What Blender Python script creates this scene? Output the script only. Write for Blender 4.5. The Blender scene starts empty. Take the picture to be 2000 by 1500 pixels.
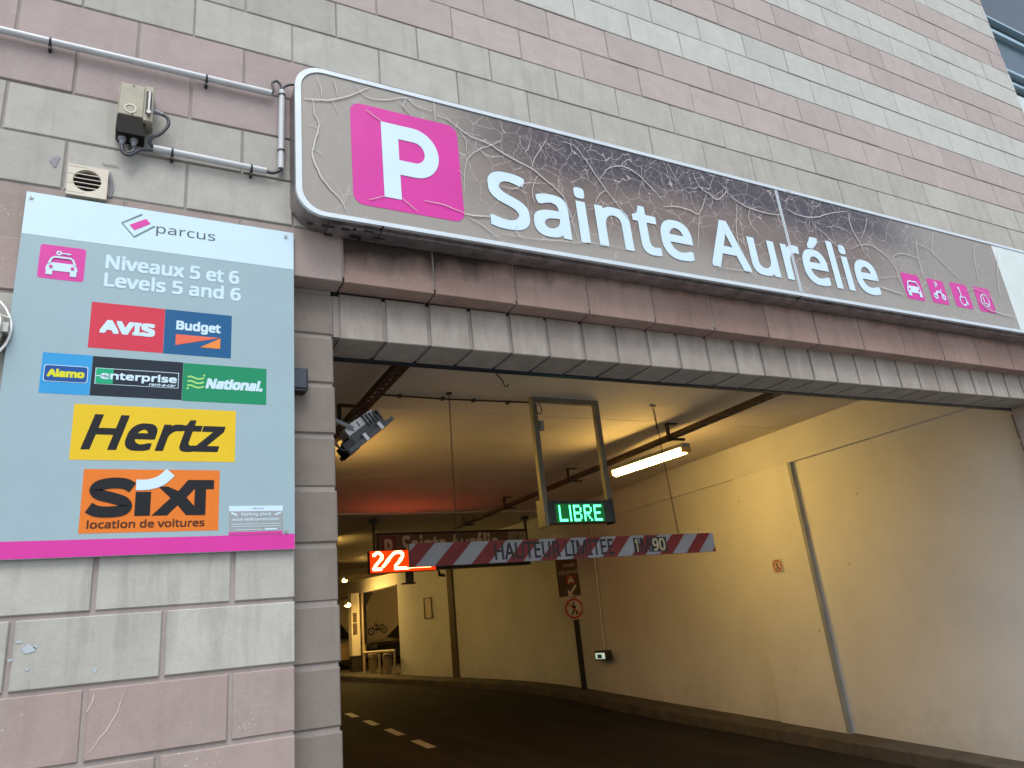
import bpy, bmesh, math, random, os
from mathutils import Vector, Matrix
sc = bpy.context.scene
COL = sc.collection
R = math.radians

# ---------------------------------------------------------------- camera, world, sun, exposure
cd = bpy.data.cameras.new('camera'); cam = bpy.data.objects.new('camera', cd); COL.objects.link(cam)
cam.location = (-0.640, -3.063, 1.557)
cam.rotation_euler = (1.9005404287424683, 0.09901838827507588, -0.47669376788143974)
cd.sensor_fit = 'HORIZONTAL'; cd.sensor_width = 36; cd.lens = 25.91
cd.clip_start = 0.05; cd.clip_end = 2000
sc.camera = cam

SUN_EL, SUN_AZ = R(58), R(200)          # azimuth: where the light comes from, clockwise from +Y
w = bpy.data.worlds.new('World'); sc.world = w; w.use_nodes = True
wn = w.node_tree.nodes; wl = w.node_tree.links
bg = wn['Background']
sky = wn.new('ShaderNodeTexSky'); sky.sky_type = 'NISHITA'; sky.sun_disc = False
sky.sun_elevation = SUN_EL; sky.sun_rotation = SUN_AZ
sky.air_density = 1.0; sky.dust_density = 3.0; sky.ozone_density = 1.0
hs = wn.new('ShaderNodeHueSaturation'); hs.inputs['Saturation'].default_value = 0.55
wl.new(sky.outputs[0], hs.inputs['Color']); wl.new(hs.outputs[0], bg.inputs['Color'])
bg.inputs['Strength'].default_value = 0.15

sd = bpy.data.lights.new('sun', 'SUN'); sd.energy = 1.2; sd.angle = R(30); sd.color = (1.0, 0.985, 0.93)
sun = bpy.data.objects.new('sun', sd); COL.objects.link(sun)
sv = Vector((math.sin(SUN_AZ)*math.cos(SUN_EL), math.cos(SUN_AZ)*math.cos(SUN_EL), math.sin(SUN_EL)))
sun.rotation_euler = sv.to_track_quat('Z', 'Y').to_euler(); sun.location = (-6, -12, 18)

vs = sc.view_settings
vs.view_transform = 'Standard'; vs.look = 'None'; vs.exposure = 0.72; vs.gamma = 1.0; vs.use_curve_mapping = False
sc.cycles.use_denoising = True
sc.cycles.max_bounces = 8; sc.cycles.diffuse_bounces = 5
sc.cycles.sample_clamp_indirect = 6.0

# ---------------------------------------------------------------- object helpers
def link(name, me, parent=None, m=None):
    o = bpy.data.objects.new(name, me); COL.objects.link(o)
    if parent is not None: o.parent = parent
    if m is not None and me is not None:
        if not me.materials: me.materials.append(m)
    return o
def tag(o, label=None, cat=None, group=None, kind=None):
    if label: o['label'] = label
    if cat: o['category'] = cat
    if group: o['group'] = group
    if kind: o['kind'] = kind
    return o
def thing(name, label, cat, loc=(0,0,0), rot=(0,0,0), group=None):
    o = bpy.data.objects.new(name, None); COL.objects.link(o)
    o.location = loc; o.rotation_euler = rot; o.empty_display_size = 0.1
    return tag(o, label, cat, group)

class MB:
    """collects shapes; build() links ONE mesh object"""
    def __init__(s): s.v = []; s.f = []; s.sm = []
    def add(s, vs, fs, smooth=False):
        n = len(s.v); s.v += [tuple(p) for p in vs]
        for f in fs: s.f.append(tuple(i+n for i in f)); s.sm.append(smooth)
        return s
    def box(s, x0, x1, y0, y1, z0, z1):
        vs = [(x0,y0,z0),(x1,y0,z0),(x1,y1,z0),(x0,y1,z0),(x0,y0,z1),(x1,y0,z1),(x1,y1,z1),(x0,y1,z1)]
        return s.add(vs, [(0,3,2,1),(4,5,6,7),(0,1,5,4),(1,2,6,5),(2,3,7,6),(3,0,4,7)])
    def bbox(s, x0, x1, y0, y1, z0, z1, b=0.003):
        """box with its front (-y) edges chamfered"""
        vs = [(x0,y1,z0),(x1,y1,z0),(x1,y1,z1),(x0,y1,z1),
              (x0,y0+b,z0),(x1,y0+b,z0),(x1,y0+b,z1),(x0,y0+b,z1),
              (x0+b,y0,z0+b),(x1-b,y0,z0+b),(x1-b,y0,z1-b),(x0+b,y0,z1-b)]
        fs = [(0,3,2,1)]
        for i in range(4):
            j = (i+1) % 4
            fs += [(i, j, 4+j, 4+i), (4+i, 4+j, 8+j, 8+i)]
        fs.append((8,9,10,11))
        return s.add(vs, fs)
    def tube(s, pts, r, n=10, caps=True, r2=None):
        pts = [Vector(p) for p in pts]; rings = []
        up = Vector((0,0,1))
        for i, p in enumerate(pts):
            d = (pts[min(i+1, len(pts)-1)] - pts[max(i-1, 0)]).normalized()
            u = up if abs(d.dot(up)) < 0.95 else Vector((0,1,0))
            a = d.cross(u).normalized(); b = a.cross(d).normalized()
            rr = r if r2 is None else r + (r2-r)*i/(len(pts)-1)
            rings.append([p + a*math.cos(t*2*math.pi/n)*rr + b*math.sin(t*2*math.pi/n)*rr for t in range(n)])
        vs = [q for g in rings for q in g]; fs = []
        for i in range(len(rings)-1):
            for t in range(n):
                t2 = (t+1) % n
                fs.append((i*n+t, (i+1)*n+t, (i+1)*n+t2, i*n+t2))
        s.add(vs, fs, True)
        if caps:
            s.add(rings[0], [tuple(range(n))]); s.add(rings[-1], [tuple(reversed(range(n)))])
        return s
    def prism(s, poly, y0, y1):
        """polygon of (x,z) seen from -y (counter-clockwise or not), from front y0 to back y1"""
        a = sum(poly[i][0]*poly[(i+1)%len(poly)][1]-poly[(i+1)%len(poly)][0]*poly[i][1] for i in range(len(poly)))
        if a < 0: poly = list(reversed(poly))
        n = len(poly)
        vs = [(x,y0,z) for x,z in poly] + [(x,y1,z) for x,z in poly]
        fs = [tuple(range(n)), tuple(reversed(range(n,2*n)))]
        for i in range(n):
            j = (i+1) % n; fs.append((i, i+n, j+n, j))
        return s.add(vs, fs)
    def rect(s, x0, x1, z0, z1, y0, t=0.001): return s.prism([(x0,z0),(x1,z0),(x1,z1),(x0,z1)], y0, y0+t)
    def ring(s, cx, cz, ro, ri, y0, y1, n=28, a0=0, a1=360, sx=1.0):
        full = abs(a1-a0) >= 360
        k = n if full else n+1
        P = []
        for i in range(k):
            t = R(a0 + (a1-a0)*i/n); c, q = math.cos(t)*sx, math.sin(t)
            P.append(((cx+c*ro, cz+q*ro), (cx+c*ri, cz+q*ri)))
        for i in range(n):
            j = (i+1) % k
            s.prism([P[i][0], P[j][0], P[j][1], P[i][1]], y0, y1)
        return s
    def strokes(s, pts, wd, y0, y1, taper=False):
        """flat ribbon of width wd along (x,z) points"""
        P = [Vector((p[0], p[1])) for p in pts]; L = []; Rr = []
        for i, p in enumerate(P):
            d = (P[min(i+1,len(P)-1)]-P[max(i-1,0)])
            if d.length < 1e-9: d = Vector((1,0))
            d.normalize(); nn = Vector((-d.y, d.x))
            ww = wd/2
            if taper: ww *= 0.35 + 0.65*math.sin(math.pi*(i+0.6)/(len(P)+0.2))
            L.append(p+nn*ww); Rr.append(p-nn*ww)
        for i in range(len(P)-1):
            s.prism([tuple(Rr[i]), tuple(Rr[i+1]), tuple(L[i+1]), tuple(L[i])], y0, y1)
        return s
    def build(s, name, m=None, parent=None, **kw):
        me = bpy.data.meshes.new(name); me.from_pydata(s.v, [], s.f); me.update()
        for p, q in zip(me.polygons, s.sm): p.use_smooth = q
        o = link(name, me, parent, m)
        return tag(o, **kw) if kw else o

def rrect(x0, x1, z0, z1, r, n=6):
    P = []
    for cx, cz, a in ((x1-r,z1-r,0),(x0+r,z1-r,90),(x0+r,z0+r,180),(x1-r,z0+r,270)):
        for i in range(n+1):
            t = R(a + 90*i/n); P.append((cx+r*math.cos(t), cz+r*math.sin(t)))
    return P
def circ(cx, cz, r, n=24, sx=1.0): return [(cx+r*sx*math.cos(2*math.pi*i/n), cz+r*math.sin(2*math.pi*i/n)) for i in range(n)]
def smooth_path(P, k=5):
    P = [Vector(p) for p in P]; out = []
    for i in range(len(P)-1):
        a, b, c, d = P[max(i-1,0)], P[i], P[i+1], P[min(i+2,len(P)-1)]
        for j in range(k):
            t = j/k
            out.append(0.5*((2*b)+(-a+c)*t+(2*a-5*b+4*c-d)*t*t+(-a+3*b-3*c+d)*t**3))
    out.append(P[-1]); return out

FONT = None
try:
    _fp = os.path.join(bpy.utils.system_resource('DATAFILES'), 'fonts', 'NotoSansHebrew-Regular.woff2')
    if os.path.exists(_fp): FONT = bpy.data.fonts.load(_fp)
except Exception: FONT = None

def text(s, x0, x1, z0, z1, y, m, parent, name='lettering', bold=0.0, shear=0.0, t=0.0012, space=1.0, label=None):
    """flat lettering fitted into a box, facing -y; bold = stroke growth in em, by stacked shifted copies"""
    cu = bpy.data.curves.new('txt', 'FONT'); cu.body = s; cu.shear = shear
    cu.space_character = space; cu.resolution_u = 3
    if FONT: cu.font = FONT
    cu.fill_mode = 'FRONT'
    tmp = bpy.data.objects.new('txt', cu); COL.objects.link(tmp)
    bpy.context.view_layer.update()
    me = bpy.data.meshes.new_from_object(tmp.evaluated_get(bpy.context.evaluated_depsgraph_get()))
    bpy.data.objects.remove(tmp); bpy.data.curves.remove(cu)
    V = [(v.co.x, v.co.y) for v in me.vertices]; F = [tuple(p.vertices) for p in me.polygons]
    bpy.data.meshes.remove(me)
    def area(f): return sum(V[f[i]][0]*V[f[(i+1)%len(f)]][1]-V[f[(i+1)%len(f)]][0]*V[f[i]][1] for i in range(len(f)))
    F = [f if area(f) > 0 else tuple(reversed(f)) for f in F]
    ax, bx = min(v[0] for v in V), max(v[0] for v in V); ay, by = min(v[1] for v in V), max(v[1] for v in V)
    kz = (z1-z0)/(by-ay); d = abs(bold)*1.15*kz
    kx = (x1-x0-2*d)/(bx-ax); kz = (z1-z0-2*d)/(by-ay)
    sh = [(0,0)]
    if d > 0:
        g = (-1, 0, 1) if d < 0.006 else (-1, -0.4, 0.4, 1)
        sh += [((p+shear*q)*d, q*d) for p in g for q in g if (p, q) != (0, 0)]
    b = MB()
    for i, (dx, dz) in enumerate(sh):
        b.add([(x0+d+(p[0]-ax)*kx+dx, y+i*0.00003, z0+d+(p[1]-ay)*kz+dz) for p in V], F)
    o = b.build(name, m, parent)
    if label: o['label'] = label
    return o

# ---------------------------------------------------------------- materials
def newmat(name):
    m = bpy.data.materials.new(name); m.use_nodes = True
    nt = m.node_tree; b = nt.nodes['Principled BSDF']
    return m, nt, b
def N(nt, t, **kw):
    n = nt.nodes.new(t)
    for k, v in kw.items():
        if k in n.inputs: n.inputs[k].default_value = v
        else: setattr(n, k, v)
    return n
def mat(name, col, rough=0.6, metal=0.0, var=0.12, scale=6.0, bump=0.15, bscale=120.0, spec=0.5, emit=None, estr=0.0, dirt=0.0, coat=0.0):
    m, nt, b = newmat(name); L = nt.links
    b.inputs['Roughness'].default_value = rough; b.inputs['Metallic'].default_value = metal
    b.inputs['Specular IOR Level'].default_value = spec
    b.inputs['Coat Weight'].default_value = coat
    geo = N(nt, 'ShaderNodeNewGeometry')
    n1 = N(nt, 'ShaderNodeTexNoise', Scale=scale, Detail=6.0, Roughness=0.6); L.new(geo.outputs['Position'], n1.inputs['Vector'])
    mr = N(nt, 'ShaderNodeMapRange'); mr.inputs['From Min'].default_value = 0.3; mr.inputs['From Max'].default_value = 0.7
    mr.inputs['To Min'].default_value = 1-var; mr.inputs['To Max'].default_value = 1+var*0.5
    L.new(n1.outputs['Fac'], mr.inputs['Value'])
    mx = N(nt, 'ShaderNodeMix', data_type='RGBA', blend_type='MULTIPLY'); mx.inputs[0].default_value = 1.0
    mx.inputs[6].default_value = (*col, 1); L.new(mr.outputs[0], mx.inputs[7])
    out = mx.outputs[2]
    if dirt:
        n3 = N(nt, 'ShaderNodeTexNoise', Scale=scale*2.3, Detail=8.0, Roughness=0.7); L.new(geo.outputs['Position'], n3.inputs['Vector'])
        r3 = N(nt, 'ShaderNodeMapRange'); r3.inputs['From Min'].default_value = 0.52; r3.inputs['From Max'].default_value = 0.72
        r3.inputs['To Max'].default_value = dirt; L.new(n3.outputs['Fac'], r3.inputs['Value'])
        m3 = N(nt, 'ShaderNodeMix', data_type='RGBA'); L.new(r3.outputs[0], m3.inputs[0]); L.new(out, m3.inputs[6])
        m3.inputs[7].default_value = (col[0]*0.35, col[1]*0.32, col[2]*0.28, 1); out = m3.outputs[2]
    L.new(out, b.inputs['Base Color'])
    if bump:
        n2 = N(nt, 'ShaderNodeTexNoise', Scale=bscale, Detail=4.0); L.new(geo.outputs['Position'], n2.inputs['Vector'])
        bp = N(nt, 'ShaderNodeBump', Strength=bump, Distance=0.002); L.new(n2.outputs['Fac'], bp.inputs['Height'])
        L.new(bp.outputs[0], b.inputs['Normal'])
    if emit:
        b.inputs['Emission Color'].default_value = (*emit, 1); b.inputs['Emission Strength'].default_value = estr
    return m

def block_mat(name, base, alt, grime=(0.10,0.085,0.07), streak=0.35, top_dirt_shade=None, speck=0.0, mult=1.0):
    """split-face concrete block: per-block tone, blotches, vertical run-off streaks, pores"""
    m, nt, b = newmat(name); L = nt.links
    b.inputs['Roughness'].default_value = 0.93; b.inputs['Specular IOR Level'].default_value = 0.2
    geo = N(nt, 'ShaderNodeNewGeometry'); oi = N(nt, 'ShaderNodeObjectInfo')
    mx = N(nt, 'ShaderNodeMix', data_type='RGBA'); mx.inputs[6].default_value = (*base,1); mx.inputs[7].default_value = (*alt,1)
    n1 = N(nt, 'ShaderNodeTexNoise', Scale=1.7, Detail=5.0, Roughness=0.65); L.new(geo.outputs['Position'], n1.inputs['Vector'])
    ad = N(nt, 'ShaderNodeMath', operation='MULTIPLY_ADD'); L.new(oi.outputs['Random'], ad.inputs[0]); ad.inputs[1].default_value = 0.7
    mm = N(nt, 'ShaderNodeMapRange'); mm.inputs['From Min'].default_value = 0.3; mm.inputs['From Max'].default_value = 0.7
    mm.inputs['To Min'].default_value = -0.35; mm.inputs['To Max'].default_value = 0.65
    L.new(n1.outputs['Fac'], mm.inputs['Value']); L.new(mm.outputs[0], ad.inputs[2])
    cl = N(nt, 'ShaderNodeClamp'); L.new(ad.outputs[0], cl.inputs['Value']); L.new(cl.outputs[0], mx.inputs[0])
    # per block value
    vr = N(nt, 'ShaderNodeMapRange'); vr.inputs['To Min'].default_value = 0.88*mult; vr.inputs['To Max'].default_value = 0.97*mult
    fr = N(nt, 'ShaderNodeMath', operation='FRACT'); f7 = N(nt, 'ShaderNodeMath', operation='MULTIPLY'); f7.inputs[1].default_value = 17.3
    L.new(oi.outputs['Random'], f7.inputs[0]); L.new(f7.outputs[0], fr.inputs[0]); L.new(fr.outputs[0], vr.inputs['Value'])
    m2 = N(nt, 'ShaderNodeMix', data_type='RGBA', blend_type='MULTIPLY'); m2.inputs[0].default_value = 1
    L.new(mx.outputs[2], m2.inputs[6]); L.new(vr.outputs[0], m2.inputs[7])
    # fine sandy grain
    n4 = N(nt, 'ShaderNodeTexNoise', Scale=90.0, Detail=5.0, Roughness=0.75); L.new(geo.outputs['Position'], n4.inputs['Vector'])
    r4 = N(nt, 'ShaderNodeMapRange'); r4.inputs['From Min'].default_value = 0.3; r4.inputs['From Max'].default_value = 0.7
    r4.inputs['To Min'].default_value = 0.93; r4.inputs['To Max'].default_value = 1.05; L.new(n4.outputs['Fac'], r4.inputs['Value'])
    m4 = N(nt, 'ShaderNodeMix', data_type='RGBA', blend_type='MULTIPLY'); m4.inputs[0].default_value = 1
    L.new(m2.outputs[2], m4.inputs[6]); L.new(r4.outputs[0], m4.inputs[7])
    # cloudy mid-size unevenness
    n9 = N(nt, 'ShaderNodeTexNoise', Scale=8.0, Detail=6.0, Roughness=0.7, Distortion=0.6); L.new(geo.outputs['Position'], n9.inputs['Vector'])
    r9 = N(nt, 'ShaderNodeMapRange'); r9.inputs['From Min'].default_value = 0.3; r9.inputs['From Max'].default_value = 0.7
    r9.inputs['To Min'].default_value = 0.90; r9.inputs['To Max'].default_value = 1.06; L.new(n9.outputs['Fac'], r9.inputs['Value'])
    m9 = N(nt, 'ShaderNodeMix', data_type='RGBA', blend_type='MULTIPLY'); m9.inputs[0].default_value = 1
    L.new(m4.outputs[2], m9.inputs[6]); L.new(r9.outputs[0], m9.inputs[7]); m4 = m9
    # vertical streaks
    mp = N(nt, 'ShaderNodeMapping'); mp.inputs['Scale'].default_value = (7.5, 7.5, 0.9); L.new(geo.outputs['Position'], mp.inputs['Vector'])
    n2 = N(nt, 'ShaderNodeTexNoise', Scale=1.6, Detail=7.0, Roughness=0.62); L.new(mp.outputs[0], n2.inputs['Vector'])
    r2 = N(nt, 'ShaderNodeMapRange'); r2.inputs['From Min'].default_value = 0.5; r2.inputs['From Max'].default_value = 0.75
    r2.inputs['To Max'].default_value = streak; L.new(n2.outputs['Fac'], r2.inputs['Value'])
    m5 = N(nt, 'ShaderNodeMix', data_type='RGBA'); L.new(r2.outputs[0], m5.inputs[0]); L.new(m4.outputs[2], m5.inputs[6])
    m5.inputs[7].default_value = (*grime,1)
    out = m5.outputs[2]
    if speck:
        vo = N(nt, 'ShaderNodeTexVoronoi', Scale=55.0); L.new(geo.outputs['Position'], vo.inputs['Vector'])
        r6 = N(nt, 'ShaderNodeMapRange'); r6.inputs['From Min'].default_value = 0.10; r6.inputs['From Max'].default_value = 0.17
        r6.inputs['To Min'].default_value = 1.0; r6.inputs['To Max'].default_value = 0.0; L.new(vo.outputs['Distance'], r6.inputs['Value'])
        n7 = N(nt, 'ShaderNodeTexNoise', Scale=3.5, Detail=3.0); L.new(geo.outputs['Position'], n7.inputs['Vector'])
        r7 = N(nt, 'ShaderNodeMapRange'); r7.inputs['From Min'].default_value = 0.52; r7.inputs['From Max'].default_value = 0.62
        r7.inputs['To Max'].default_value = speck; L.new(n7.outputs['Fac'], r7.inputs['Value'])
        p7 = N(nt, 'ShaderNodeMath', operation='MULTIPLY'); L.new(r6.outputs[0], p7.inputs[0]); L.new(r7.outputs[0], p7.inputs[1])
        m7 = N(nt, 'ShaderNodeMix', data_type='RGBA'); L.new(p7.outputs[0], m7.inputs[0]); L.new(out, m7.inputs[6]); m7.inputs[7].default_value = (0.62,0.56,0.52,1)
        out = m7.outputs[2]
    if top_dirt_shade:
        # soot and painted shade under a ledge, from height z1 to z0, heavier near x0
        z0, z1, x0, fall, col = top_dirt_shade
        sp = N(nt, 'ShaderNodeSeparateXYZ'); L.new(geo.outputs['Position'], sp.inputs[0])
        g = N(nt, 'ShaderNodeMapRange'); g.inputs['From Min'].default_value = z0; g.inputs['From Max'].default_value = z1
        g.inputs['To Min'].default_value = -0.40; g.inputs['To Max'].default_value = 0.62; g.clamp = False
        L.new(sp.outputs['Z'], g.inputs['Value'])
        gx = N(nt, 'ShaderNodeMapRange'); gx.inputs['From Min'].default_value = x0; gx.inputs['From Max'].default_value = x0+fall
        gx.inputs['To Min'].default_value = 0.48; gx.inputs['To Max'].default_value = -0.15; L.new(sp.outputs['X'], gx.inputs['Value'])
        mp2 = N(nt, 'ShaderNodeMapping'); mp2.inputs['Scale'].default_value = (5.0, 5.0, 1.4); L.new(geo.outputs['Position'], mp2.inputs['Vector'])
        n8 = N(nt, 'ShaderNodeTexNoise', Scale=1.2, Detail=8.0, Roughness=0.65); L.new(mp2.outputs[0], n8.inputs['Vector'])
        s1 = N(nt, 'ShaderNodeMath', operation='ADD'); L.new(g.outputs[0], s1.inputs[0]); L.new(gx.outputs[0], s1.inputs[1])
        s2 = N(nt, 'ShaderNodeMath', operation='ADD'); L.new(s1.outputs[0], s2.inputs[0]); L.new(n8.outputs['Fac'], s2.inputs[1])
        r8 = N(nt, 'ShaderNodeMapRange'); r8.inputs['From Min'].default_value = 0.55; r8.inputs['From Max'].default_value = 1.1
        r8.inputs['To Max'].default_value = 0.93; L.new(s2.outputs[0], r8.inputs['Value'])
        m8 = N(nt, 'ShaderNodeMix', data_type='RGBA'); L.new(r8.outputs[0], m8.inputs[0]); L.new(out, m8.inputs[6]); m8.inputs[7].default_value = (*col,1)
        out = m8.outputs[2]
    L.new(out, b.inputs['Base Color'])
    nb = N(nt, 'ShaderNodeTexNoise', Scale=45.0, Detail=7.0, Roughness=0.7); L.new(geo.outputs['Position'], nb.inputs['Vector'])
    bp = N(nt, 'ShaderNodeBump', Strength=0.3, Distance=0.003); L.new(nb.outputs['Fac'], bp.inputs['Height'])
    L.new(bp.outputs[0], b.inputs['Normal'])
    return m
def scuffs(m, z_of=None, dark=(0.10,0.08,0.06), amount=0.5):
    """small scattered knocks plus dirt splashed along the foot of the wall"""
    nt = m.node_tree; L = nt.links; b = nt.nodes['Principled BSDF']; src = b.inputs['Base Color'].links[0].from_socket
    geo = N(nt, 'ShaderNodeNewGeometry'); sp = N(nt, 'ShaderNodeSeparateXYZ'); L.new(geo.outputs['Position'], sp.inputs[0])
    vo = N(nt, 'ShaderNodeTexVoronoi', Scale=3.2); L.new(geo.outputs['Position'], vo.inputs['Vector'])
    r = N(nt, 'ShaderNodeMapRange'); r.inputs['From Min'].default_value = 0.035; r.inputs['From Max'].default_value = 0.07; r.inputs['To Min'].default_value = amount; r.inputs['To Max'].default_value = 0
    L.new(vo.outputs['Distance'], r.inputs['Value'])
    n = N(nt, 'ShaderNodeTexNoise', Scale=5.0, Detail=8.0, Roughness=0.7); L.new(geo.outputs['Position'], n.inputs['Vector'])
    h = N(nt, 'ShaderNodeMath', operation='MULTIPLY_ADD'); L.new(sp.outputs['Y'], h.inputs[0]); h.inputs[1].default_value = -0.053; L.new(sp.outputs['Z'], h.inputs[2])
    g = N(nt, 'ShaderNodeMapRange'); g.inputs['From Min'].default_value = 0.0; g.inputs['From Max'].default_value = 0.75; g.inputs['To Min'].default_value = 0.42; g.inputs['To Max'].default_value = -0.25
    L.new(h.outputs[0], g.inputs['Value'])
    a = N(nt, 'ShaderNodeMath', operation='ADD'); L.new(n.outputs['Fac'], a.inputs[0]); L.new(g.outputs[0], a.inputs[1])
    r2 = N(nt, 'ShaderNodeMapRange'); r2.inputs['From Min'].default_value = 0.6; r2.inputs['From Max'].default_value = 1.0; r2.inputs['To Max'].default_value = 0.22; L.new(a.outputs[0], r2.inputs['Value'])
    mxm = N(nt, 'ShaderNodeMath', operation='MAXIMUM'); L.new(r.outputs[0], mxm.inputs[0]); L.new(r2.outputs[0], mxm.inputs[1])
    mx = N(nt, 'ShaderNodeMix', data_type='RGBA'); L.new(mxm.outputs[0], mx.inputs[0]); L.new(src, mx.inputs[6]); mx.inputs[7].default_value = (*dark, 1)
    L.new(mx.outputs[2], b.inputs['Base Color'])
def glow(name, col, strength):
    m, nt, b = newmat(name)
    b.inputs['Base Color'].default_value = (0.8*col[0],0.8*col[1],0.8*col[2],1)
    b.inputs['Emission Color'].default_value = (*col,1); b.inputs['Emission Strength'].default_value = strength
    n = N(nt, 'ShaderNodeTexNoise', Scale=4.0); r = N(nt, 'ShaderNodeMapRange')
    r.inputs['To Min'].default_value = strength*0.9; r.inputs['To Max'].default_value = strength*1.1
    nt.links.new(n.outputs['Fac'], r.inputs['Value']); nt.links.new(r.outputs[0], b.inputs['Emission Strength'])
    return m

def srgb(r, g, b):
    f = lambda c: ((c/255+0.055)/1.055)**2.4 if c > 10 else c/255/12.92
    return (f(r), f(g), f(b))
PALE = (0.405, 0.405, 0.385); PALE2 = (0.365, 0.35, 0.325)
PINK = (0.34, 0.275, 0.26); PINK2 = (0.345, 0.275, 0.265)
M_pale = block_mat('pale_block', (0.445,0.472,0.456), (0.425,0.445,0.428), streak=0.09)  # upper courses: cleaner, and brighter sky light painted into the tone
M_pale_mid = block_mat('pale_block_dull', (0.39,0.396,0.372), (0.355,0.35,0.325), streak=0.26)
M_pale_low = block_mat('pale_block_weathered', (0.42,0.432,0.405), (0.37,0.37,0.343), streak=0.42)
M_pink = block_mat('pink_block', (0.40,0.352,0.343), (0.37,0.34,0.328), streak=0.08)  # upper pink rows: sky brightness painted into the colour
M_pink_mid = block_mat('pink_block_dull', (0.375,0.31,0.305), (0.35,0.305,0.30), streak=0.10)
M_pink_low = block_mat('pink_block_scuffed', PINK, (0.30,0.26,0.24), streak=0.18, speck=0.8)
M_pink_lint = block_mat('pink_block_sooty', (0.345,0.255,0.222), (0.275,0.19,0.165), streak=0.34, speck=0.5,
                        top_dirt_shade=(3.27, 3.49, 0.45, 1.3, (0.018,0.015,0.013)))
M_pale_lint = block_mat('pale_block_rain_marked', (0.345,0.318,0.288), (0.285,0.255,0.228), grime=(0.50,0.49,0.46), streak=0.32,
                        top_dirt_shade=(3.06, 3.46, 0.1, 9.0, (0.13,0.11,0.095)))  # dirt near the top, with the shadow under the pink course painted in
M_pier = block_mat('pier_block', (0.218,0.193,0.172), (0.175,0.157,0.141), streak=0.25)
M_mortar = block_mat('mortar', (0.29,0.265,0.25), (0.25,0.235,0.22), streak=0.25)
M_mortar_low = block_mat('mortar_pinkish', (0.335,0.30,0.285), (0.30,0.27,0.255), streak=0.15)
M_white = mat('white_paint', (0.78,0.80,0.80), 0.35, var=0.05)
M_alu = mat('white_aluminium_rim', (0.52,0.60,0.65), 0.28, 0.2, var=0.08, bump=0.03)
M_alu_dark = mat('grimy_aluminium', (0.27,0.24,0.245), 0.35, 0.55, var=0.5, scale=9, bump=0.1, dirt=0.8)
M_black = mat('black_paint', (0.012,0.012,0.014), 0.5, var=0.3)
M_dark = mat('dark_steel', (0.035,0.03,0.028), 0.55, 0.3, var=0.4, scale=20)
M_rust = mat('rusty_galvanised_steel', (0.085,0.06,0.045), 0.65, 0.3, var=0.5, scale=25)
M_galv = mat('galvanised_steel', (0.32,0.33,0.32), 0.45, 0.6, var=0.3, scale=18)
M_cable = mat('grey_cable', (0.045,0.05,0.06), 0.5, var=0.2)
M_gray_cable = mat('light_grey_plastic', (0.22,0.25,0.29), 0.45, var=0.2)
M_pvc = mat('white_pvc', (0.44,0.475,0.51), 0.35, var=0.08, dirt=0.15)
M_beige = mat('beige_plastic', (0.50,0.47,0.40), 0.5, var=0.12, dirt=0.25)
M_box = mat('aged_beige_plastic', (0.29,0.28,0.22), 0.5, var=0.2, dirt=0.4)
M_navy = mat('dark_blue_paint', (0.010,0.018,0.03), 0.45, var=0.2)

TUBE, RLED = 53.0, 13.0

# ================================================================ SETTING: ground, road, kerb
def road_z(y): return -0.09 + 0.053*max(y, 0)
def ceil_z(y): return 3.539 + 0.0286*y
def sheet(name, pts, m, thick=0.0, **kw):
    b = MB(); n = len(pts); b.add(pts, [tuple(range(n))])
    return b.build(name, m, None, **kw)
M_asph = mat('asphalt', (0.008,0.007,0.0065), 0.85, spec=0.2, var=0.5, scale=1.4, bump=0.5, bscale=260, dirt=0.5)
def tracks(m):
    nt = m.node_tree; L = nt.links; b = nt.nodes['Principled BSDF']; src = b.inputs['Base Color'].links[0].from_socket
    geo = N(nt, 'ShaderNodeNewGeometry'); mp = N(nt, 'ShaderNodeMapping'); mp.inputs['Scale'].default_value = (1.6, 0.16, 1.0); mp.inputs['Rotation'].default_value = (0,0,0.12)
    L.new(geo.outputs['Position'], mp.inputs['Vector'])
    n = N(nt, 'ShaderNodeTexNoise', Scale=1.5, Detail=7.0, Roughness=0.65, Distortion=0.8); L.new(mp.outputs[0], n.inputs['Vector'])
    r = N(nt, 'ShaderNodeMapRange'); r.inputs['From Min'].default_value = 0.45; r.inputs['From Max'].default_value = 0.72; r.inputs['To Max'].default_value = 0.8; L.new(n.outputs['Fac'], r.inputs['Value'])
    n5 = N(nt, 'ShaderNodeTexNoise', Scale=60.0, Detail=3.0); L.new(geo.outputs['Position'], n5.inputs['Vector'])
    q = N(nt, 'ShaderNodeMath', operation='MULTIPLY'); L.new(r.outputs[0], q.inputs[0]); L.new(n5.outputs['Fac'], q.inputs[1])
    mx = N(nt, 'ShaderNodeMix', data_type='RGBA'); L.new(q.outputs[0], mx.inputs[0]); L.new(src, mx.inputs[6]); mx.inputs[7].default_value = (0.045,0.036,0.028,1)
    L.new(mx.outputs[2], b.inputs['Base Color'])
tracks(M_asph)
M_pave = mat('street_paving', (0.27,0.265,0.255), 0.85, var=0.25, scale=2, bump=0.5, bscale=200)
M_kerb = mat('kerb_concrete', (0.062,0.053,0.042), 0.85, var=0.5, scale=3, bump=0.4, dirt=0.6)
M_line = mat('worn_road_paint', (0.50,0.46,0.36), 0.6, var=0.4, scale=14, dirt=0.7)
sheet('ground', [(-400,-400,-0.12),(400,-400,-0.12),(400,400,-0.12),(-400,400,-0.12)], M_pave, kind='structure', label='grey street surface outside the entrance')
sheet('street', [(-40,-30,-0.092),(40,-30,-0.092),(40,0.0,-0.092),(-40,0.0,-0.092)], M_pave, kind='structure', label='street in front of the facade')
rd = MB(); rows = [0.0,2,4,6,8,10,12,14,16,18,20,24,30]
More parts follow.
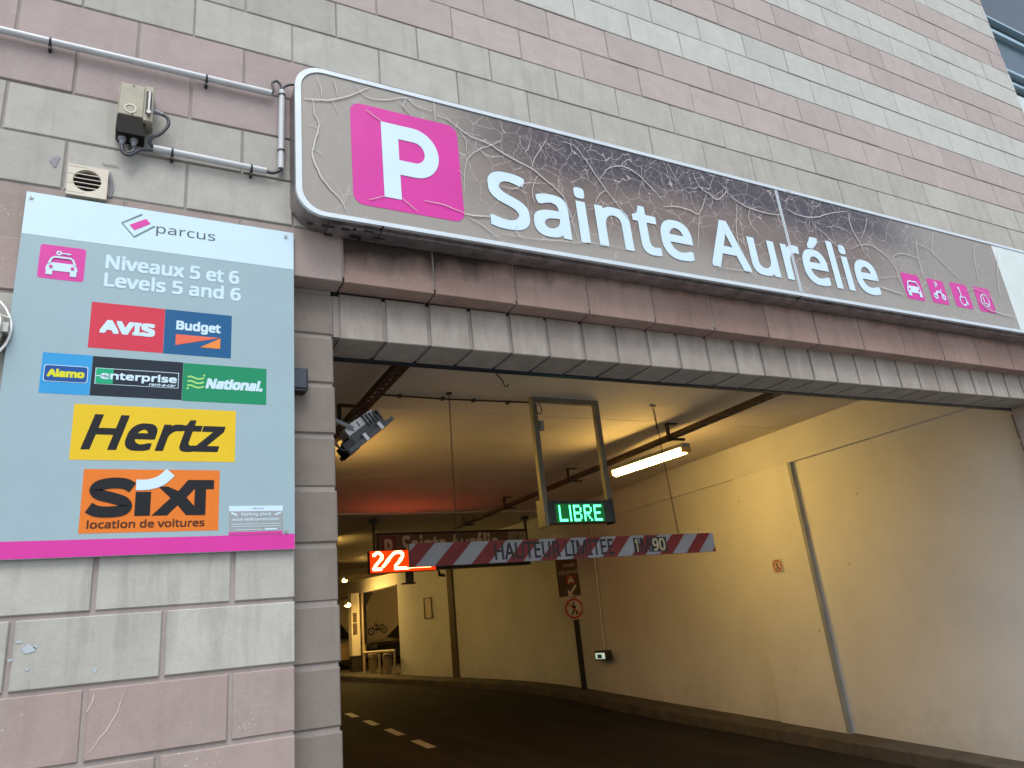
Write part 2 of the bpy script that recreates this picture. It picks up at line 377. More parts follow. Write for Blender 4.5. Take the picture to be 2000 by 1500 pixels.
for i in range(len(rows)-1):
    a, c = rows[i], rows[i+1]
    rd.add([(-6,a,road_z(a)),(12,a,road_z(a)),(12,c,road_z(c)),(-6,c,road_z(c))], [(0,1,2,3)])
rd.build('road', M_asph, None, kind='structure', label='dark asphalt ramp that leads into the car park')
KF = smooth_path([(6.09,0.36,0),(6.12,1.45,0),(6.18,2.45,0),(6.28,4.3,0),(6.38,6.75,0),(6.62,8.6,0),(6.70,10.2,0),(6.60,11.6,0),(6.25,13.1,0),(5.75,15.2,0),(5.28,17.2,0),(4.9,19.5,0),(4.7,24,0)], 4)
kb = MB()
for a, c in zip(KF[:-1], KF[1:]):
    za, zc = road_z(a.y), road_z(c.y)
    kb.add([(a.x,a.y,za),(c.x,c.y,zc),(c.x+0.02,c.y,zc+0.11),(a.x+0.02,a.y,za+0.11),(a.x+0.035,a.y,za+0.125),(c.x+0.035,c.y,zc+0.125),(12,c.y,zc+0.125),(12,a.y,za+0.125)],
           [(0,1,2,3),(3,2,5,4),(4,5,6,7)])
kb.build('kerb', M_kerb, None, kind='structure', label='raised concrete kerb along the curved wall')
for y0, y1, x in ((6.98,7.72,3.22),(8.30,9.04,3.26),(9.60,10.27,3.29),(10.86,11.5,3.32)):
    b = MB(); dx = -0.06
    b.add([(x-0.065+0.05*0,y0,road_z(y0)+0.004),(x+0.065,y0,road_z(y0)+0.004),(x+0.065+0.03,y1,road_z(y1)+0.004),(x-0.065+0.03,y1,road_z(y1)+0.004)], [(0,1,2,3)])
    b.build('lane_mark', M_line, None, kind='structure')

# ================================================================ FACADE of concrete blocks
A = 0.231163; CH = 0.24; Z0 = 4.418; XR = 7.69; XL = -2.66; XO = 6.21
def zl(k): return Z0 + CH*k
bld = thing('parking_building', 'striped pink and pale concrete block facade around the wide car park entrance', 'building')
lo, hi = -19, 19
import numpy as _np
_Rm = cam.rotation_euler.to_matrix(); _C = Vector(cam.location)
def pix(p):
    d = _Rm.transposed() @ (Vector(p)-_C)
    if d.z > -0.05: return None
    f = 25.91/36*1024
    return (512+f*d.x/-d.z, 384-f*d.y/-d.z)
def px_area(x0, x1, y, z0, z1):
    q = [pix((x,y,z)) for x, z in ((x0,z0),(x1,z0),(x1,z1),(x0,z1))]
    if any(p is None for p in q): return 0
    vis = sum(0 <= p[0] <= 1024 and 0 <= p[1] <= 768 for p in q)
    if not vis: return 0
    a = abs(sum(q[i][0]*q[(i+1)%4][1]-q[(i+1)%4][0]*q[i][1] for i in range(4)))/2
    return a*vis/4
blocks = []            # (x0,x1,k,mat)
for k in range(lo, hi):
    pink = (k//2) % 2 == 1
    par = 1 if k % 2 == 0 else 0
    gap = 0.017 if k < -5 else (0.010 if k < 0 else 0.007)
    us = [u for u in range(-13, 40) if u % 2 == par]
    xs = [(u-1)*A for u in us]
    spans = []
    lim = [(XL, 0.0), (XO, XR)] if k < -5 else [(XL, XR)]
    for a, c in lim:
        cut = [a] + [x for x in xs if a+0.03 < x < c-0.03] + [c]
        if k < -5 and c == XR: cut = [a] + [x for x in xs if a+0.08 < x < c-0.08] + [c]
        for p, q in zip(cut[:-1], cut[1:]): spans.append((p+gap/2 if p > a else p, q-gap/2 if q < c else q))
    if k < -5: m = M_pink_low if pink else M_pale_low
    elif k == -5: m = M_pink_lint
    elif k < 2: m = M_pink_mid if pink else M_pale_mid
    else: m = M_pink if pink else M_pale
    for p, q in spans:
        mm = m
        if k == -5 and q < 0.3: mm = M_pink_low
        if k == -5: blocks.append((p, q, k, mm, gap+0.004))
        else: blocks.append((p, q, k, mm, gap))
def board_hidden(p, q, k): return p > -1.02 and q < 0.02 and zl(k) > 1.95 and zl(k+1) < 3.43
def sign_hidden(p, q, k): return p > 0.03 and q < 6.6 and zl(k) > 3.44 and zl(k+1) < 4.27
scored = []
for bl in blocks:
    a = px_area(bl[0], bl[1], 0.0, zl(bl[2]), zl(bl[2]+1))
    if board_hidden(*bl[:3]) or sign_hidden(*bl[:3]): a = 0
    scored.append((a, bl))
scored.sort(key=lambda t: -t[0])
NB = 300
cache = {}; rnd = random.Random(4)
rest = {}
for i, (a, (p, q, k, m, gap)) in enumerate(scored):
    z0, z1 = zl(k)+gap*0.5, zl(k+1)-gap*0.5
    if k == -5: z0 = 3.203
    wdt, hgt = round(q-p, 4), round(z1-z0, 4)
    if i < NB and a > 0:
        key = (wdt, hgt, m.name)
        if key not in cache:
            b = MB(); b.bbox(0, wdt, 0, 0.115, 0, hgt, 0.0035)
            me = bpy.data.meshes.new('block'); me.from_pydata(b.v, [], b.f); me.materials.append(m); cache[key] = me
        o = bpy.data.objects.new('block', cache[key]); COL.objects.link(o); o.parent = bld
        o.location = (p, rnd.uniform(-0.002, 0.002), z0)
        o.rotation_euler = (rnd.uniform(-0.004,0.004), 0, rnd.uniform(-0.003,0.003))
    else:
        rest.setdefault(m.name, (m, MB()))[1].bbox(p, q, 0, 0.115, z0, z1, 0.0035)
for nm, (m, b) in rest.items():
    b.build('blockwork', m, bld, kind='stuff')
def slab(name, m, *a, **kw):
    b = MB(); b.box(*a); return b.build(name, m, bld, **kw)
slab('mortar', M_mortar_low, XL, -0.004, 0.0085, 0.34, -0.3, zl(-5)+0.01)
slab('mortar', M_mortar, XL, XR-0.004, 0.0065, 0.34, zl(-5)+0.012, zl(19))
slab('mortar', M_mortar_low, XO+0.004, XR-0.004, 0.0085, 0.34, -0.3, zl(-5)+0.01)
# pier left of the opening, one block set back
MB().build  # noqa
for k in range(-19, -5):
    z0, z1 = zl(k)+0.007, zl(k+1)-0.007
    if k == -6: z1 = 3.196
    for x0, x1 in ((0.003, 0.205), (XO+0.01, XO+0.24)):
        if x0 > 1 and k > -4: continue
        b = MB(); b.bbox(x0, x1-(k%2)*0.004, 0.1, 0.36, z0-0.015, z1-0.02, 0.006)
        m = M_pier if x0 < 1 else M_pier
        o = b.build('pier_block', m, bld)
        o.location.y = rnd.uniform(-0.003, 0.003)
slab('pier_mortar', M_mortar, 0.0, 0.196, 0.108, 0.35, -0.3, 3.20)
slab('pier_mortar', M_mortar, XO+0.02, XO+0.3, 0.108, 0.35, -0.3, 3.30)
# lintel: half blocks standing in the recess under the pink course
tilt = 0.0068
lw = 0.2312; x = 0.232; i = 0
lm = None
while x < XO-0.05:
    x1 = min(x+lw, XO+0.05)
    if lm is None:
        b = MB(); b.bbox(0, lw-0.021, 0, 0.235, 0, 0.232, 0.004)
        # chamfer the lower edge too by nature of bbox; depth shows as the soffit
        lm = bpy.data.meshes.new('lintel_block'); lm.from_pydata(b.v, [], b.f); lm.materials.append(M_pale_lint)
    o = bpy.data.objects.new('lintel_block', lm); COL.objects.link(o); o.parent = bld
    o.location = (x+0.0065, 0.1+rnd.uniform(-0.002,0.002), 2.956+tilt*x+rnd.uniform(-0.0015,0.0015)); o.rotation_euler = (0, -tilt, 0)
    x += lw
b = MB()
b.add([(0.2,0.111,2.966),(6.4,0.111,2.966+tilt*6.2),(6.4,0.33,2.966+tilt*6.2),(0.2,0.33,2.966),
       (0.2,0.111,3.178),(6.4,0.111,3.178+tilt*6.2),(6.4,0.33,3.178+tilt*6.2),(0.2,0.33,3.178)],
      [(0,3,2,1),(4,5,6,7),(0,1,5,4),(1,2,6,5),(2,3,7,6),(3,0,4,7)])
b.build('lintel_mortar', M_mortar, bld)
b = MB()
b.add([(0.19,0.337,2.950),(6.4,0.337,2.950+tilt*6.2),(6.4,0.378,2.950+tilt*6.2),(0.19,0.378,2.950),
       (0.19,0.337,4.7),(6.4,0.337,4.7),(6.4,0.378,4.7),(0.19,0.378,4.7)],
      [(0,3,2,1),(4,5,6,7),(0,1,5,4),(1,2,6,5),(2,3,7,6),(3,0,4,7)])
b.build('steel_angle', M_navy, bld)
b = MB(); b.box(0.21, XO, 0.125, 0.33, 3.19, 3.217); b.build('shadow_gap', M_black, bld)
# mass of the building behind and above
M_shell = mat('raw_concrete', (0.30,0.29,0.27), 0.9, var=0.2)
slab('upper_storeys', M_shell, -6.2, XR-0.006, 0.343, 30, 4.75, zl(19)-0.004)
slab('side_shell', M_shell, -6.3, -6.0, 0.3, 30, -0.3, 4.74)
slab('side_shell', M_shell, 12.0, 12.3, 0.3, 30, -0.3, 5.0)
slab('end_wall', M_shell, -6.3, 12.3, 30.0, 30.2, -0.3, 5.0)
slab('roof_slab', M_shell, XR, 12.3, 0.9, 30, 4.75, 5.0)
slab('inner_leaf', M_shell, -6.0, 0.19, 0.345, 0.38, -0.3, 4.74)
slab('inner_leaf', M_shell, XO+0.24, 12.0, 0.352, 0.385, -0.3, 4.74)

# ================================================================ INTERIOR of the car park
M_ceil = mat('ceiling_paint', (0.60,0.555,0.50), 0.8, var=0.12, scale=1.2, bump=0.1)
M_wall = mat('cream_wall_paint', (0.64,0.65,0.645), 0.75, var=0.10, scale=1.0, bump=0.15, bscale=40, dirt=0.06)
scuffs(M_wall, dark=(0.20,0.17,0.14), amount=0.5)
M_wall2 = mat('painted_far_wall', (0.62,0.57,0.48), 0.8, var=0.08)
ce = thing('ceiling', 'cream painted concrete ceiling made of wide slabs', None); ce['kind'] = 'structure'
ys = [0.38, 3.07, 6.19, 9.30, 12.4, 15.5, 18.6, 21.7, 24.8, 30]
for a, c in zip(ys[:-1], ys[1:]):
    b = MB(); a2, c2 = a+0.006, c-0.006
    z = lambda y, h=0: ceil_z(y)+h
    b.add([(-6,a2,z(a2)),(12,a2,z(a2)),(12,c2,z(c2)),(-6,c2,z(c2)),(-6,a2,z(a2,0.2)),(12,a2,z(a2,0.2)),(12,c2,z(c2,0.2)),(-6,c2,z(c2,0.2))],
          [(0,3,2,1),(4,5,6,7),(0,1,5,4),(1,2,6,5),(2,3,7,6),(3,0,4,7)])
    b.build('ceiling_slab', M_ceil, ce)
# downstand beam across the ceiling, just in front of the hanging sign
b = MB(); b.box(-6, 7.3, 9.30, 9.75, ceil_z(9.5)-0.03, ceil_z(9.5)+0.1); b.build('downstand', M_ceil, ce)

BP = smooth_path([(6.629,4.165,0),(6.94,7.52,0),(7.08,8.94,0),(7.15,9.9,0),(7.16,10.95,0),(7.05,12.08,0),(6.80,13.28,0),(6.55,14.3,0),(6.08,16.4,0)], 6)
def nleft(P, i):
    d = P[min(i+1,len(P)-1)]-P[max(i-1,0)]; d.z = 0; d.normalize(); return Vector((-d.y, d.x, 0))
def strip(path, off, zlo, zhi, thick=0.2):
    b = MB(); n = len(path); F = []; Bk = []
    for i, p in enumerate(path):
        nn = nleft(path, i); F.append(p+nn*off); Bk.append(p+nn*(off-thick))
    vs = []
    for f, k in zip(F, Bk):
        vs += [(f.x,f.y,zlo(f.y)),(f.x,f.y,zhi(f.y)),(k.x,k.y,zhi(f.y)),(k.x,k.y,zlo(f.y))]
    fs = []
    for i in range(n-1):
        for j in range(4):
            j2 = (j+1) % 4; fs.append((4*i+j, 4*(i+1)+j, 4*(i+1)+j2, 4*i+j2))
    fs += [(3,2,1,0), tuple(4*(n-1)+j for j in range(4))]
    return b.add(vs, fs)
zb_ = lambda y: road_z(y)+0.10
zledge = lambda y: 3.121+0.0297*y
ztop = lambda y: ceil_z(y)+0.15
sw = thing('side_wall', 'long cream wall along the right of the ramp, curving left at the far end', None); sw['kind'] = 'structure'
near = [Vector((6.265,0.39,0)), Vector((6.42,1.9,0)), Vector((6.531,3.105,0))]
pil = [Vector((6.531,3.107,0)), Vector((6.58,3.6,0)), Vector((6.629,4.163,0))]
strip(near, -0.07, zb_, lambda y: zledge(y)+0.02, 0.15).build('recessed_panel', M_wall, sw)
strip(pil, 0.0, zb_, lambda y: zledge(y)+0.01, 0.25).build('pilaster', M_wall, sw)
strip(BP, -0.035, zb_, lambda y: zledge(y)+0.02, 0.15).build('recessed_panel', M_wall, sw)
strip(near+pil[1:]+BP[1:], 0.004, zledge, ztop, 0.3).build('upper_band', M_wall, sw)
M_edge = mat('grey_edge_paint', (0.27,0.29,0.29), 0.6, var=0.2)
nn = nleft(pil, 0)
b = MB(); p = pil[0]
b.add([(p.x+nn.x*0.003, p.y-0.012, zb_(3.1)), (p.x-nn.x*0.0+0.078, p.y-0.004, zb_(3.1)), (p.x+0.078, p.y-0.004, zledge(3.1)), (p.x+nn.x*0.003, p.y-0.012, zledge(3.1)),
       (p.x+nn.x*0.006, p.y+0.03, zb_(3.1)), (p.x+nn.x*0.006, p.y+0.03, zledge(3.1))], [(0,1,2,3),(4,0,3,5)])
b.build('edge_strip', M_edge, sw)
# beyond the curve: an opening into parking bays, bay back wall, fascia beam
M_bay = mat('bay_wall_paint', (0.58,0.50,0.40), 0.8, var=0.1)
fw = thing('bay_wall', 'cream back wall of the parking bays beyond the curved wall', None); fw['kind'] = 'structure'
b = MB(); b.box(5.0, 12, 24.0, 24.2, 0.9, 4.4); b.build('back_panel', M_bay, fw)
b = MB(); b.box(6.9, 7.1, 17.2, 17.4, 0.9, 4.3); b.build('return_panel', M_bay, fw)
beam = smooth_path([(6.30,16.35,0),(6.16,17.3,0),(6.0,18.5,0),(5.78,20.5,0),(5.5,23.5,0)], 4)
strip(beam, 0.0, lambda y: 3.20, lambda y: 3.50+0.035*(y-16.4), 0.25).build('fascia_beam', M_wall2, fw)
b = MB(); b.box(5.56, 5.80, 18.9, 19.25, 1.47, 3.2); b.build('pillar', M_wall2, fw)
b = MB(); b.box(5.56, 5.95, 18.93, 19.25, 0.9, 1.465); b.build('pillar_base', M_dark, fw)
M_pipe = mat('painted_pipe', (0.36,0.29,0.19), 0.6, var=0.2)
b = MB(); b.tube([(5.88,18.86,1.0),(5.88,18.86,3.2)], 0.035); b.tube([(5.88,18.8,1.5),(5.88,18.8,1.75)], 0.06); b.build('downpipe', M_pipe, fw)
b = MB(); b.box(5.95,6.02,18.95,19.0,1.5,3.2); b.add([(5.99,18.97,2.75),(6.25,18.97,3.2),(6.02,18.97,3.2)],[(0,1,2)]); b.build('haunch', M_dark, fw)

# ================================================================ LAMPS and trays
M_tube_glow = glow('warm_tube_diffuser', (1.0,0.61,0.145), TUBE)
M_far_glow = glow('warm_tube_diffuser_far', (1.0,0.62,0.17), TUBE*1.4)
def tube_light(c, length, yaw, label, group='tube lights under the ceiling', m=None, pitch=0.0286, power=None):
    t = thing('tube_light', label, 'lamp', c, (pitch, 0, yaw), group)
    b = MB(); b.box(-0.055,0.055,-length/2-0.03,length/2+0.03,0.0,0.045); b.build('housing', M_galv, t)
    b = MB(); prof = [(-0.05,0),(-0.042,-0.045),(-0.015,-0.07),(0.015,-0.07),(0.042,-0.045),(0.05,0)]
    n = len(prof); vs = [(x,-length/2,z) for x,z in prof]+[(x,length/2,z) for x,z in prof]
    fs = [(i,i+n,(i+1)%n+n,(i+1)%n) for i in range(n)]+[tuple(range(n)),tuple(reversed(range(n,2*n)))]
    b.add(vs, fs); b.build('diffuser', m or M_tube_glow, t)
    M_cap = bpy.data.materials.get('amber_end_cap') or mat('amber_end_cap', (0.55,0.36,0.10), 0.4)
    for s in (-1, 1):
        b = MB(); b.box(-0.056,0.056,s*(length/2+0.018)-0.02,s*(length/2+0.018)+0.02,-0.06,0.0); b.build('end_cap', M_cap, t)
    return t
tube_light((4.79,3.60,3.335), 1.25, R(2), 'glowing yellowish tube lamp under the right cable tray', None)
tube_light((1.02,4.4,3.38), 1.2, 0, 'tube lamp hidden behind the left pier, lighting the ceiling', None)
tube_light((5.19,18.0,2.86), 1.1, R(-20), 'far tube lamp beside the pale pillar', None, M_far_glow)
tube_light((5.05,17.6,3.50), 0.6, R(-10), 'small far tube lamp above the fascia beam', None, M_far_glow)
tube_light((3.2,13.2,3.86), 1.2, R(8), 'tube lamp under the far ceiling behind the hanging sign', None)
tube_light((9.2,20.0,3.1), 0.8, R(90), 'added unseen lamp that lights the parking bay', None, M_far_glow)  # added out of view to give the bay its dim light

def tray(xa, ya, xb, yb, drop, label, brackets, width=0.10):
    t = thing('cable_tray', label, 'cable tray', (0,0,0), (0,0,0), 'perforated cable trays under the ceiling')
    za, zb2 = ceil_z(ya)-drop, ceil_z(yb)-drop
    d = Vector((xb-xa, yb-ya, zb2-za)); L_ = d.length; d.normalize(); s = Vector((d.y,-d.x,0)).normalized(); o = Vector((xa,ya,za)); up = s.cross(d).normalized()
    if up.z < 0: up = -up
    def bar(b, u0, u1, v0, v1, w0, w1):
        P = [o+d*u+s*v+up*w_ for u, v, w_ in ((u0,v0,w0),(u1,v0,w0),(u1,v1,w0),(u0,v1,w0),(u0,v0,w1),(u1,v0,w1),(u1,v1,w1),(u0,v1,w1))]
        b.add(P, [(0,3,2,1),(4,5,6,7),(0,1,5,4),(1,2,6,5),(2,3,7,6),(3,0,4,7)])
    h = width/2
    for q in (-1, 1):
        b = MB(); bar(b, 0, L_, q*h-0.0015, q*h+0.0015, 0, 0.045); bar(b, 0, L_, q*h*0.62 if q > 0 else -h, h if q > 0 else -h*0.62, -0.0015, 0.0015); b.build('rail', M_rust, t)
    b = MB(); u = 0.0
    while u < L_: bar(b, u, min(u+0.065, L_), -h*0.62, h*0.62, -0.0014, 0.0014); u += 0.11
    b.build('perforated_floor', M_rust, t, kind='stuff')
    for k in range(3):
        pts = []
        for i in range(26):
            uu = L_*i/25; pts.append(o+d*uu+s*((k-1)*0.022+0.008*math.sin(i*1.7+k*2))+up*(0.012+0.005*math.sin(i*2.3+k)))
        b = MB(); b.tube(pts, 0.008, 6); b.build('cable', M_cable, t)
    for yb_ in brackets:
        u = (yb_-ya)/d.y; P = o+d*u; zc = ceil_z(P.y)
        b = MB(); b.box(P.x-h-0.05, P.x-h-0.025, P.y-0.02, P.y+0.02, P.z-0.05, zc-0.002); b.box(P.x-h-0.05, P.x-h+0.10, P.y-0.03, P.y+0.03, zc-0.012, zc-0.001)
        b.box(P.x-h-0.05, P.x+h+0.08, P.y-0.015, P.y+0.015, P.z-0.035, P.z-0.01); b.build('bracket', M_dark, t)
    return t
tray(4.62, 0.40, 5.35, 10.6, 0.16, 'long rusty perforated cable tray carrying the lit tube lamp, right of the hanging bar', (3.1,5.5,7.8,9.8))
tray(1.03, 0.40, 1.25, 7.2, 0.17, 'short dark perforated cable tray at upper left, above the floodlight', (3.05,5.6))

# ================================================================ hanging height bar with its chains
M_red = mat('retroreflective_red', (0.21,0.014,0.013), 0.6, var=0.2, scale=9)
M_bwhite = mat('dusty_white_board', (0.33,0.35,0.39), 0.6, var=0.12, dirt=0.2)
M_ink = mat('black_lettering', (0.008,0.007,0.012), 0.5, var=0.1)
M_cream = mat('cream_numerals', (0.50,0.45,0.30), 0.5, var=0.1)
hb = thing('height_limit_bar', 'long red and white striped height limit bar hanging across the entrance', 'barrier')
X0, X1, ZB, ZT, YF = 1.405, 4.545, 2.140, 2.320, 2.50
b = MB(); b.box(X0, X1, YF, YF+0.035, ZB, ZT); b.build('board', M_bwhite, hb)
hh = ZT-ZB; k = -6
while True:
    xl = 2.906+0.165+0.321*k-0.0    # red stripe: top edge from xl to xl+.156
    k += 1
    if xl-hh > X1: break
    poly = [(xl-hh, ZB), (xl+0.156-hh, ZB), (xl+0.156, ZT), (xl, ZT)]
    # clip to the board
    def clip(P, f, xc):
        out = []
        for i in range(len(P)):
            a, c = P[i], P[(i+1)%len(P)]
            ia, ic = f(a[0]), f(c[0])
            if ia: out.append(a)
            if ia != ic:
                t = (xc-a[0])/(c[0]-a[0]); out.append((xc, a[1]+t*(c[1]-a[1])))
        return out
    poly = clip(poly, lambda x: x >= X0, X0)
    if len(poly) >= 3: poly = clip(poly, lambda x: x <= X1, X1)
    if len(poly) < 3: continue
    b = MB(); b.prism(poly, YF-0.0012, YF-0.0002); b.build('red_stripe', M_red, hb)
text('HAUTEUR LIMITEE', 2.145, 3.345, 2.160, 2.300, YF-0.003, M_ink, hb, bold=0.012)
b = MB(); b.rect(3.572, 3.632, 2.165, 2.298, YF-0.0022); b.rect(3.765, 3.955, 2.165, 2.298, YF-0.0022); b.build('number_plate', M_ink, hb)
text('1', 3.585, 3.617, 2.172, 2.290, YF-0.0042, M_cream, hb, bold=0.02)
text('M', 3.645, 3.755, 2.164, 2.298, YF-0.003, M_ink, hb, bold=0.012)
text('90', 3.785, 3.935, 2.172, 2.290, YF-0.0042, M_cream, hb, bold=0.02)
def chain(top, bot, label):
    t = thing('chain', label, 'chain', (0,0,0), (0,0,0), 'thin chains that hold the height bar')
    top, bot = Vector(top), Vector(bot); L_ = (top-bot).length; n = int(L_/0.028)
    lk = None
    for i in range(n):
        if lk is None:
            b = MB(); pts = [(0.0065*math.cos(a), 0, 0.016*math.sin(a)) for a in [2*math.pi*j/10 for j in range(11)]]
            b.tube(pts, 0.0024, 5, caps=False)
            lk = bpy.data.meshes.new('link'); lk.from_pydata(b.v, [], b.f); lk.materials.append(M_dark)
        o = bpy.data.objects.new('link', lk); COL.objects.link(o); o.parent = t
        o.location = top.lerp(bot, (i+0.5)/n); o.rotation_euler = (0, 0, (i%2)*math.pi/2)
    b = MB(); b.box(top.x-0.02, top.x+0.02, top.y-0.02, top.y+0.02, top.z-0.004, ceil_z(top.y)-0.0005); b.build('ceiling_hook', M_dark, t)
chain((1.85,2.52,ceil_z(2.52)-0.01), (1.82,2.518,2.32), 'thin chain holding the left end of the height bar')
chain((4.09,2.52,ceil_z(2.52)-0.01), (4.13,2.518,2.32), 'thin chain holding the right end of the height bar')
chain((4.06,2.50,ceil_z(2.5)-0.01), (4.075,2.50,3.36), 'short loose chain beside the right bar chain')
# thin cable run across the ceiling
t = thing('ceiling_conduit', 'thin dark cable clipped across the ceiling towards the green display', 'conduit')
b = MB(); b.tube([(1.16,2.66,ceil_z(2.66)-0.012),(1.9,2.665,ceil_z(2.66)-0.014),(2.70,2.62,ceil_z(2.6)-0.012)], 0.008, 6); b.build('cable', M_dark, t)
for xx in (1.45,1.85,2.15,2.5):
    b = MB(); b.box(xx-0.012, xx+0.012, 2.64, 2.685, ceil_z(2.66)-0.026, ceil_z(2.66)-0.0005); b.build('clip', M_dark, t)
t = thing('loose_hook', 'short bent wire hook hanging from the ceiling behind the lintel', 'hook')
b = MB(); zc = ceil_z(1.9); b.tube([(2.0,1.9,zc),(2.01,1.9,zc-0.03),(2.05,1.9,zc-0.07),(2.07,1.9,zc-0.12),(2.10,1.9,zc-0.125),(2.105,1.9,zc-0.10)], 0.005, 6); b.build('wire', M_dark, t)

# ================================================================ green display on its hanging frame
t = thing('green_led_display', 'green lit display reading LIBRE on a tall hanging metal frame', 'display')
b = MB(); zc = ceil_z(2.5)
b.box(2.645, 2.695, 2.475, 2.525, 2.44, zc-0.045); b.build('frame_leg', M_galvg if 'M_galvg' in globals() else M_galv, t)
M_fr = mat('greenish_grey_steel', (0.20,0.19,0.14), 0.5, 0.3, var=0.3)
t.children[0].data.materials[0] = M_fr
b = MB(); b.box(3.335, 3.385, 2.475, 2.525, 2.60, zc-0.045); b.build('frame_leg', M_fr, t)
b = MB(); b.box(2.645, 3.385, 2.475, 2.525, zc-0.044, zc-0.001); b.build('frame_top', M_fr, t)
b = MB(); pts = [(2.71+0.03*math.sin(a), 2.47, zc-0.12+0.05*math.cos(a)) for a in [i*0.5 for i in range(12)]]; b.tube(pts, 0.005, 6); b.build('cable_loop', M_cable, t)
b = MB(); b.box(2.70, 2.745, 2.47, 2.50, zc-0.32, zc-0.23); b.build('junction_box', M_galv, t)
M_dbox = mat('display_casing', (0.012,0.022,0.020), 0.35, var=0.2)
b = MB(); b.box(2.665, 3.352, 2.45, 2.56, 2.445, 2.64); b.build('casing', M_dbox, t)
b = MB(); b.box(2.63, 2.664, 2.44, 2.57, 2.42, 2.655); b.build('end_plate', M_fr, t)
b = MB(); b.box(3.353, 3.37, 2.445, 2.57, 2.43, 2.665); b.build('end_plate', M_dbox, t)
M_green = glow('green_led', (0.10,1.0,0.42), 2.2)
M_gback = glow('green_led_spill', (0.0,0.35,0.06), 0.05)
b = MB(); b.rect(2.75, 3.26, 2.45, 2.612, 2.4492); b.build('led_field', M_gback, t)
glyphs = {'L':["1....","1....","1....","1....","1....","1....","11111"],'I':["1","1","1","1","1","1","1"],
 'B':["1111.","1...1","1...1","1111.","1...1","1...1","1111."],'R':["1111.","1...1","1...1","1111.","1.1..","1..1.","1...1"],
 'E':["11111","1....","1....","1111.","1....","1....","11111"]}
cx = 2.782
for ch, wd in zip('LIBRE', (0.072,0.02,0.078,0.078,0.078)):
    g = glyphs[ch]; nc = len(g[0]); cw = 0.0165; rh = 0.0205
    b = MB()
    for r_ in range(7):
        for c_ in range(nc):
            if g[r_][c_] == '1':
                xx = cx+c_*cw*1.02; zz_ = 2.600-r_*rh
                b.rect(xx, xx+0.0155, zz_-0.0195, zz_, 2.4475, 0.001)
    b.build('led_letter', M_green, t)
    cx += nc*cw+0.026

# ================================================================ hanging sign and red display farther in
M_taupe = mat('taupe_sign_face', (0.15,0.10,0.075), 0.45, var=0.15)
M_dullw = mat('dull_white_lettering', (0.66,0.60,0.52), 0.5)
M_dpink = mat('dull_crimson', (0.16,0.03,0.04), 0.5)
M_cface = mat('cream_sign_end', (0.36,0.30,0.20), 0.5)
M_greylogo = mat('grey_green_print', (0.10,0.13,0.13), 0.5)
YB = 9.80
t = thing('hanging_sign', 'long taupe hanging sign with P and pale lettering, half hidden behind the striped bar', 'sign')
b = MB(); b.box(3.48, 6.56, YB, YB+0.08, 2.84, 3.53); b.build('case', M_dark, t)
b = MB(); b.prism(rrect(3.53, 6.53, 2.93, 3.49, 0.05), YB-0.004, YB-0.0005); b.build('face', M_taupe, t)
b = MB(); b.rect(3.56, 3.86, 3.0, 3.47, YB-0.007); b.build('emblem_square', M_dpink, t)
b = MB(); b.prism(rrect(6.11, 6.52, 2.95, 3.485, 0.04), YB-0.008, YB-0.005); b.build('white_end', M_cface, t)
text('P', 3.62, 3.77, 3.06, 3.42, YB-0.0095, M_dullw, t, bold=0.02)
text('Sainte Aurélie', 3.95, 5.90, 3.09, 3.49, YB-0.0095, M_dullw, t, bold=0.015)
b = MB(); b.prism([(6.27,3.33),(6.34,3.40),(6.40,3.44),(6.33,3.36),(6.31,3.34)], YB-0.011, YB-0.009); b.build('emblem', M_dpink, t)
b = MB(); b.strokes([(6.37,3.47),(6.25,3.37),(6.30,3.29),(6.42,3.40)], 0.018, YB-0.011, YB-0.009); b.build('emblem_outline', M_greylogo, t)
for xx in (3.44, 6.55):
    b = MB(); b.box(xx-0.02, xx+0.02, YB+0.02, YB+0.06, 3.2, ceil_z(YB)-0.08); b.build('hanger', M_dark, t)
    b = MB(); b.box(xx-0.06, xx+0.06, YB-0.02, YB+0.10, ceil_z(YB)-0.10, ceil_z(YB)-0.035); b.build('ceiling_plate', M_dark, t)

YL = 9.40
M_redface = glow('red_led_face', (1.0,0.035,0.0), 0.85)
M_redled = glow('red_led', (1.0,0.16,0.07), RLED)
t = thing('red_led_display', 'glaring red display showing squiggly digits below the hanging sign', 'display')
b = MB(); b.box(3.21, 4.42, YL, YL+0.10, 2.79, 3.17); b.build('casing', M_dark, t)
b = MB(); b.rect(3.225, 4.41, 2.80, 3.16, YL-0.003, 0.002); b.build('led_field', M_redface, t)
S = [[(3.29,3.085),(3.335,3.125),(3.40,3.125),(3.435,3.09),(3.43,3.04),(3.38,2.975),(3.32,2.915),(3.285,2.865),(3.29,2.85),(3.34,2.852),(3.41,2.85)],
     [(3.455,2.905),(3.50,2.95),(3.56,3.02),(3.62,3.09),(3.68,3.125),(3.77,3.13),(3.815,3.09),(3.79,3.03),(3.73,2.96),(3.68,2.90),(3.665,2.855),(3.72,2.85),(3.80,2.855),(3.90,2.852),(4.00,2.856),(4.10,2.856),(4.20,2.862),(4.30,2.868),(4.37,2.872)]]
step = 0.017
